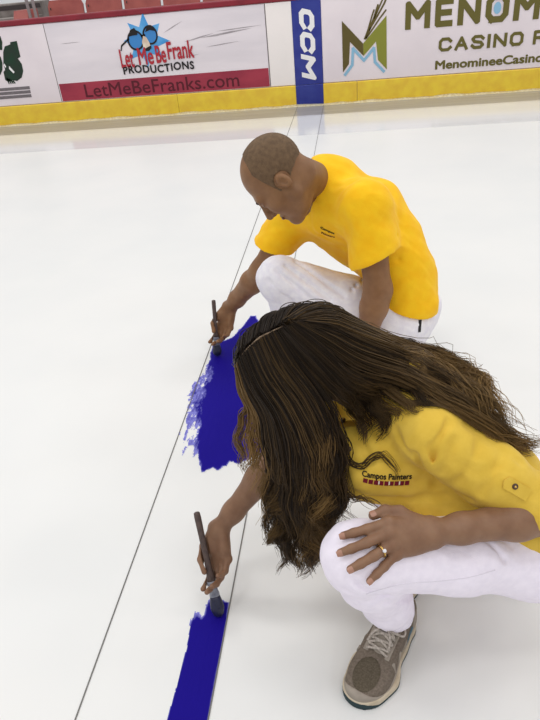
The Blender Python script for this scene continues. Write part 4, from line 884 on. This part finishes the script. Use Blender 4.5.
def strands(G, n, spread, wave, nclump, clump, rootj=.004, lenv=.3, tipfly=.02, flat=(1, .6, 1), tone=(.0, .75), seed=1, thick=.012, c0=.22, pn=.22, ct_=.55, wf=19):
    rg_ = np.random.default_rng(seed); G = A(G); ng = len(G)
    ct = np.sort(rg_.random(nclump)); cph = rg_.random((nclump, 3))*6.28; cof = rg_.normal(0, 1, (nclump, 3)); ctone = rg_.random(nclump); cwl = rg_.uniform(.7, 1.3, nclump)
    ci = rg_.integers(0, nclump, n); t = np.clip(ct[ci]+rg_.normal(0, .6/nclump, n), 0, 1)*(ng-1); i0 = np.minimum(t.astype(int), ng-2); fr = (t-i0)[:, None, None]
    B_ = G[i0]*(1-fr)+G[i0+1]*fr
    tc_ = ct[ci]*(ng-1); j0 = np.minimum(tc_.astype(int), ng-2); fc = (tc_-j0)[:, None, None]; Cc = G[j0]*(1-fc)+G[j0+1]*fc
    s = np.linspace(0, 1, K)[None, :, None]; cl = clump*np.clip((s-c0)/.5, 0, 1)
    P = B_*(1-cl)+Cc*cl
    L = 1-lenv*rg_.random(n)**1.5*1.0; q = np.linspace(0, 1, K)[None, :]*L[:, None]*(K-1); k0 = np.minimum(q.astype(int), K-2); kf = (q-k0)[..., None]; P = np.take_along_axis(P, k0[..., None].repeat(3, 2), 1)*(1-kf)+np.take_along_axis(P, (k0+1)[..., None].repeat(3, 2), 1)*kf
    s = s*L[:, None, None]
    ramp = np.clip(s*1.5-.1, 0, 1)
    P = P+rg_.normal(0, 1, (n, 1, 3))*A(flat)*(rootj+spread*ramp*(1-ct_*cl))+cof[ci][:, None, :]*A(flat)*spread*.8*ramp
    ph = cph[ci][:, None, :]+rg_.normal(0, pn, (n, 1, 3)); w_ = wave*np.clip((s-.30)/.5, 0, 1)**1.3
    P = P+w_*np.sin(s*wf*cwl[ci][:, None, None]+ph)*A((1, .7, .6))+w_*.16*np.sin(s*47+ph*2.0)
    P = P+rg_.normal(0, tipfly, (n, 1, 3))*np.clip((s-.45)/.55, 0, 1)**2*A(flat)
    P[:, :, 2] += rg_.random((n, 1))*0
    tn = np.clip(tone[0]+(tone[1]-tone[0])*(.55*ctone[ci][:, None]**1.6+.25*rg_.random((n, 1)))*(.02+1.1*s[..., 0]**1.5)+.045*rg_.normal(0, 1, (n, 1)), 0, 1)
    tn = np.clip(tn, 0, 1); SP.append(P); ST.append(tn)
curl = [[guide(g), guide([(x+dx, y+dy)+r for (x, y), r in [(c[:2], c[2:]) for c in g]])] for dx, dy, g in [
 (1, 2, [(338, 428, .955), (344, 446, .95), (352, 461, 's', .008), (364, 464, 's', .008), (373, 455, 's', .008), (384, 453, 's', .008), (394, 466, 's', .006), (396, 474, 's', .005)]),
 (2, 1, [(340, 470, .935), (343, 488, .925), (352, 497, .91), (362, 497, .905), (372, 503, .90), (382, 511, .89)]),
 (2, 0, [(266, 470, .965), (276, 490, .965), (273, 506, .965), (264, 520, .965), (267, 534, .965), (271, 541, .965)]),
 (-2, 1, [(284, 480, .95), (290, 505, .95), (285, 528, .95), (293, 548, .95), (284, 566, .95), (279, 574, .95)]),
 (2, 1, [(300, 480, .94), (306, 508, .94), (300, 530, .94), (311, 552, .94), (307, 570, .94), (299, 577, .94)]),
 (2, 1, [(318, 480, .93), (324, 505, .93), (316, 528, .93), (319, 548, .93), (312, 566, .93)])]]
for i_, g in enumerate(curl): strands(g, 14 if i_ < 2 else 40, .0022, .003, 2, .6, seed=40+i_, tipfly=.002, lenv=.25, tone=(.1, 1.1), rootj=.003)
strands(near[2:], 2000, .0035, .016, 10, .97, seed=3, tipfly=.0025, lenv=.40, c0=.42, pn=.12, tone=(.0, .8), ct_=.88, wf=30)
strands(near[2:], 1500, .006, .009, 22, .8, seed=33, tipfly=.003, lenv=.62, c0=.5, tone=(.0, .55), wf=26)
strands(near[:3], 300, .004, .007, 7, .85, seed=4, tipfly=.004, tone=(.55, 1.5))
strands(near[3:8], 420, .008, .015, 9, .95, seed=14, tipfly=.004, lenv=.1, tone=(.2, 1.3), wf=30)
strands(mid_, 1700, .005, .010, 12, .95, seed=5, tipfly=.003, lenv=.8, tone=(0, .7), ct_=.85)
strands(back, 3000, .005, .015, 22, .92, seed=6, tipfly=.004, lenv=.35, tone=(.05, 1.35), c0=.35, pn=.14, wf=24)
strands(back[1:], 480, .010, .018, 20, .95, seed=7, tipfly=.010, tone=(.35, 1.45), wf=26)
strands(far, 2200, .006, .008, 26, .6, seed=8)
P = np.concatenate(SP); T_ = np.concatenate(ST)
# keep strands outside head, body and clothes
def pushall(P, fn, m):
    sh = P.shape; Q = P.reshape(-1, 3).copy()
    for _ in range(2):
        d = np.concatenate([fn(Q[i:i+200000].astype(f32)) for i in range(0, len(Q), 200000)]); b = np.where(d < m)[0]
        if len(b): g = grad(fn, Q[b].astype(f32)); Q[b] += g*np.clip(m-d[b], 0, .04)[:, None]
    return Q.reshape(sh)
P = pushall(P, lambda Q: np.minimum(np.minimum(w_shirt(Q), w_trousers(Q)), hair_cap(Q, .004)), .0035)
P = pushall(P, lambda Q: np.minimum(w_arm(Q, wLS, wLE, wLW), np.minimum(w_arm(Q, wRS, wRE, wRW, .98), w_lhb(Q))), .004)
def strand_mesh(P, T, r0=.00095, r1=.00035, n=3):
    N, k = P.shape[:2]; t = np.gradient(P, axis=1); t /= np.maximum(np.linalg.norm(t, axis=2), 1e-9)[..., None]
    u = np.cross(t, A((.31, .52, .79))); u /= np.maximum(np.linalg.norm(u, axis=2), 1e-9)[..., None]; v = np.cross(t, u); s = np.linspace(0, 1, k)
    r = (r0+(r1-r0)*s**3)[None, :, None]*RNG.uniform(.75, 1.25, (N, 1, 1)); V = np.stack([P+r*(u*math.cos(a)+v*math.sin(a)) for a in 2*np.pi*np.arange(n)/n], 2).reshape(-1, 3)
    b = (np.arange(N)[:, None]*k+np.arange(k-1)[None, :]).reshape(-1)*n; F = np.concatenate([np.stack([b+j, b+(j+1) % n, b+n+(j+1) % n, b+n+j], 1) for j in range(n)])
    me = npmesh(V, F); a_ = me.attributes.new('tone', 'FLOAT', 'POINT'); a_.data.foreach_set('value', np.repeat(T.reshape(-1), n).astype(np.float32)); return me
ho = link('hair', strand_mesh(P, T_), 'hair', wm, True); tag(ho, kind='stuff')
capf = lambda P: np.maximum(hair_cap(P, .008), -(w_head(P)-.0005))
def under(P):                              # dense under-layer of hair along the back
    d = hair_cap(P, .007)
    for g_ in back: d = np.minimum(d, chain(P, list(g_[4:19:2]), [.005]*8, .004))
    return smax(d, -(w_shirt(P)-.001), .003)
link('hair_roots', mesh_sdf(under, A((-.30, .85, .45)), A((.36, 1.30, .92)), .004), 'hairbase', ho, True)
MB().tube([wHC+wH@A((.0004*math.sin(i*2.1), y_, np.interp(y_, [-.05, -.03, .02, .06, .09], [.1515, .153, .1455, .1235, .0975]))) for i, y_ in enumerate(np.linspace(.075, -.03, 16))], [.0014+.0022*math.sin(i/15*3.14) for i in range(16)], 6, .6).build('hair_parting', 'scalp', ho, True)
face_bits(wH, wHC, .97, wm, None)
# ================================================================== LIGHT
sc = bpy.context.scene
w = bpy.data.worlds.new('arena'); sc.world = w; w.use_nodes = True
bg = w.node_tree.nodes['Background']; bg.inputs[0].default_value = (.97, .985, 1, 1); bg.inputs[1].default_value = 1.0
for i, (x, y) in enumerate([(x, y) for x in (-9, -3, 3, 9) for y in (-6, 0, 6, 12)]):
    L = bpy.data.lights.new('arena_lamp', 'AREA'); L.shape = 'RECTANGLE'; L.size = 2.4; L.size_y = 1.2; L.energy = 175; L.color = (1, .985, .96)
    o = bpy.data.objects.new('arena_lamp', L); C.objects.link(o); o.location = (x, y, 9.5)
vs = sc.view_settings; vs.view_transform = 'Standard'; vs.look = 'None'; vs.gamma = 1; vs.use_curve_mapping = False; vs.exposure = -0.76
sc.cycles.use_denoising = True
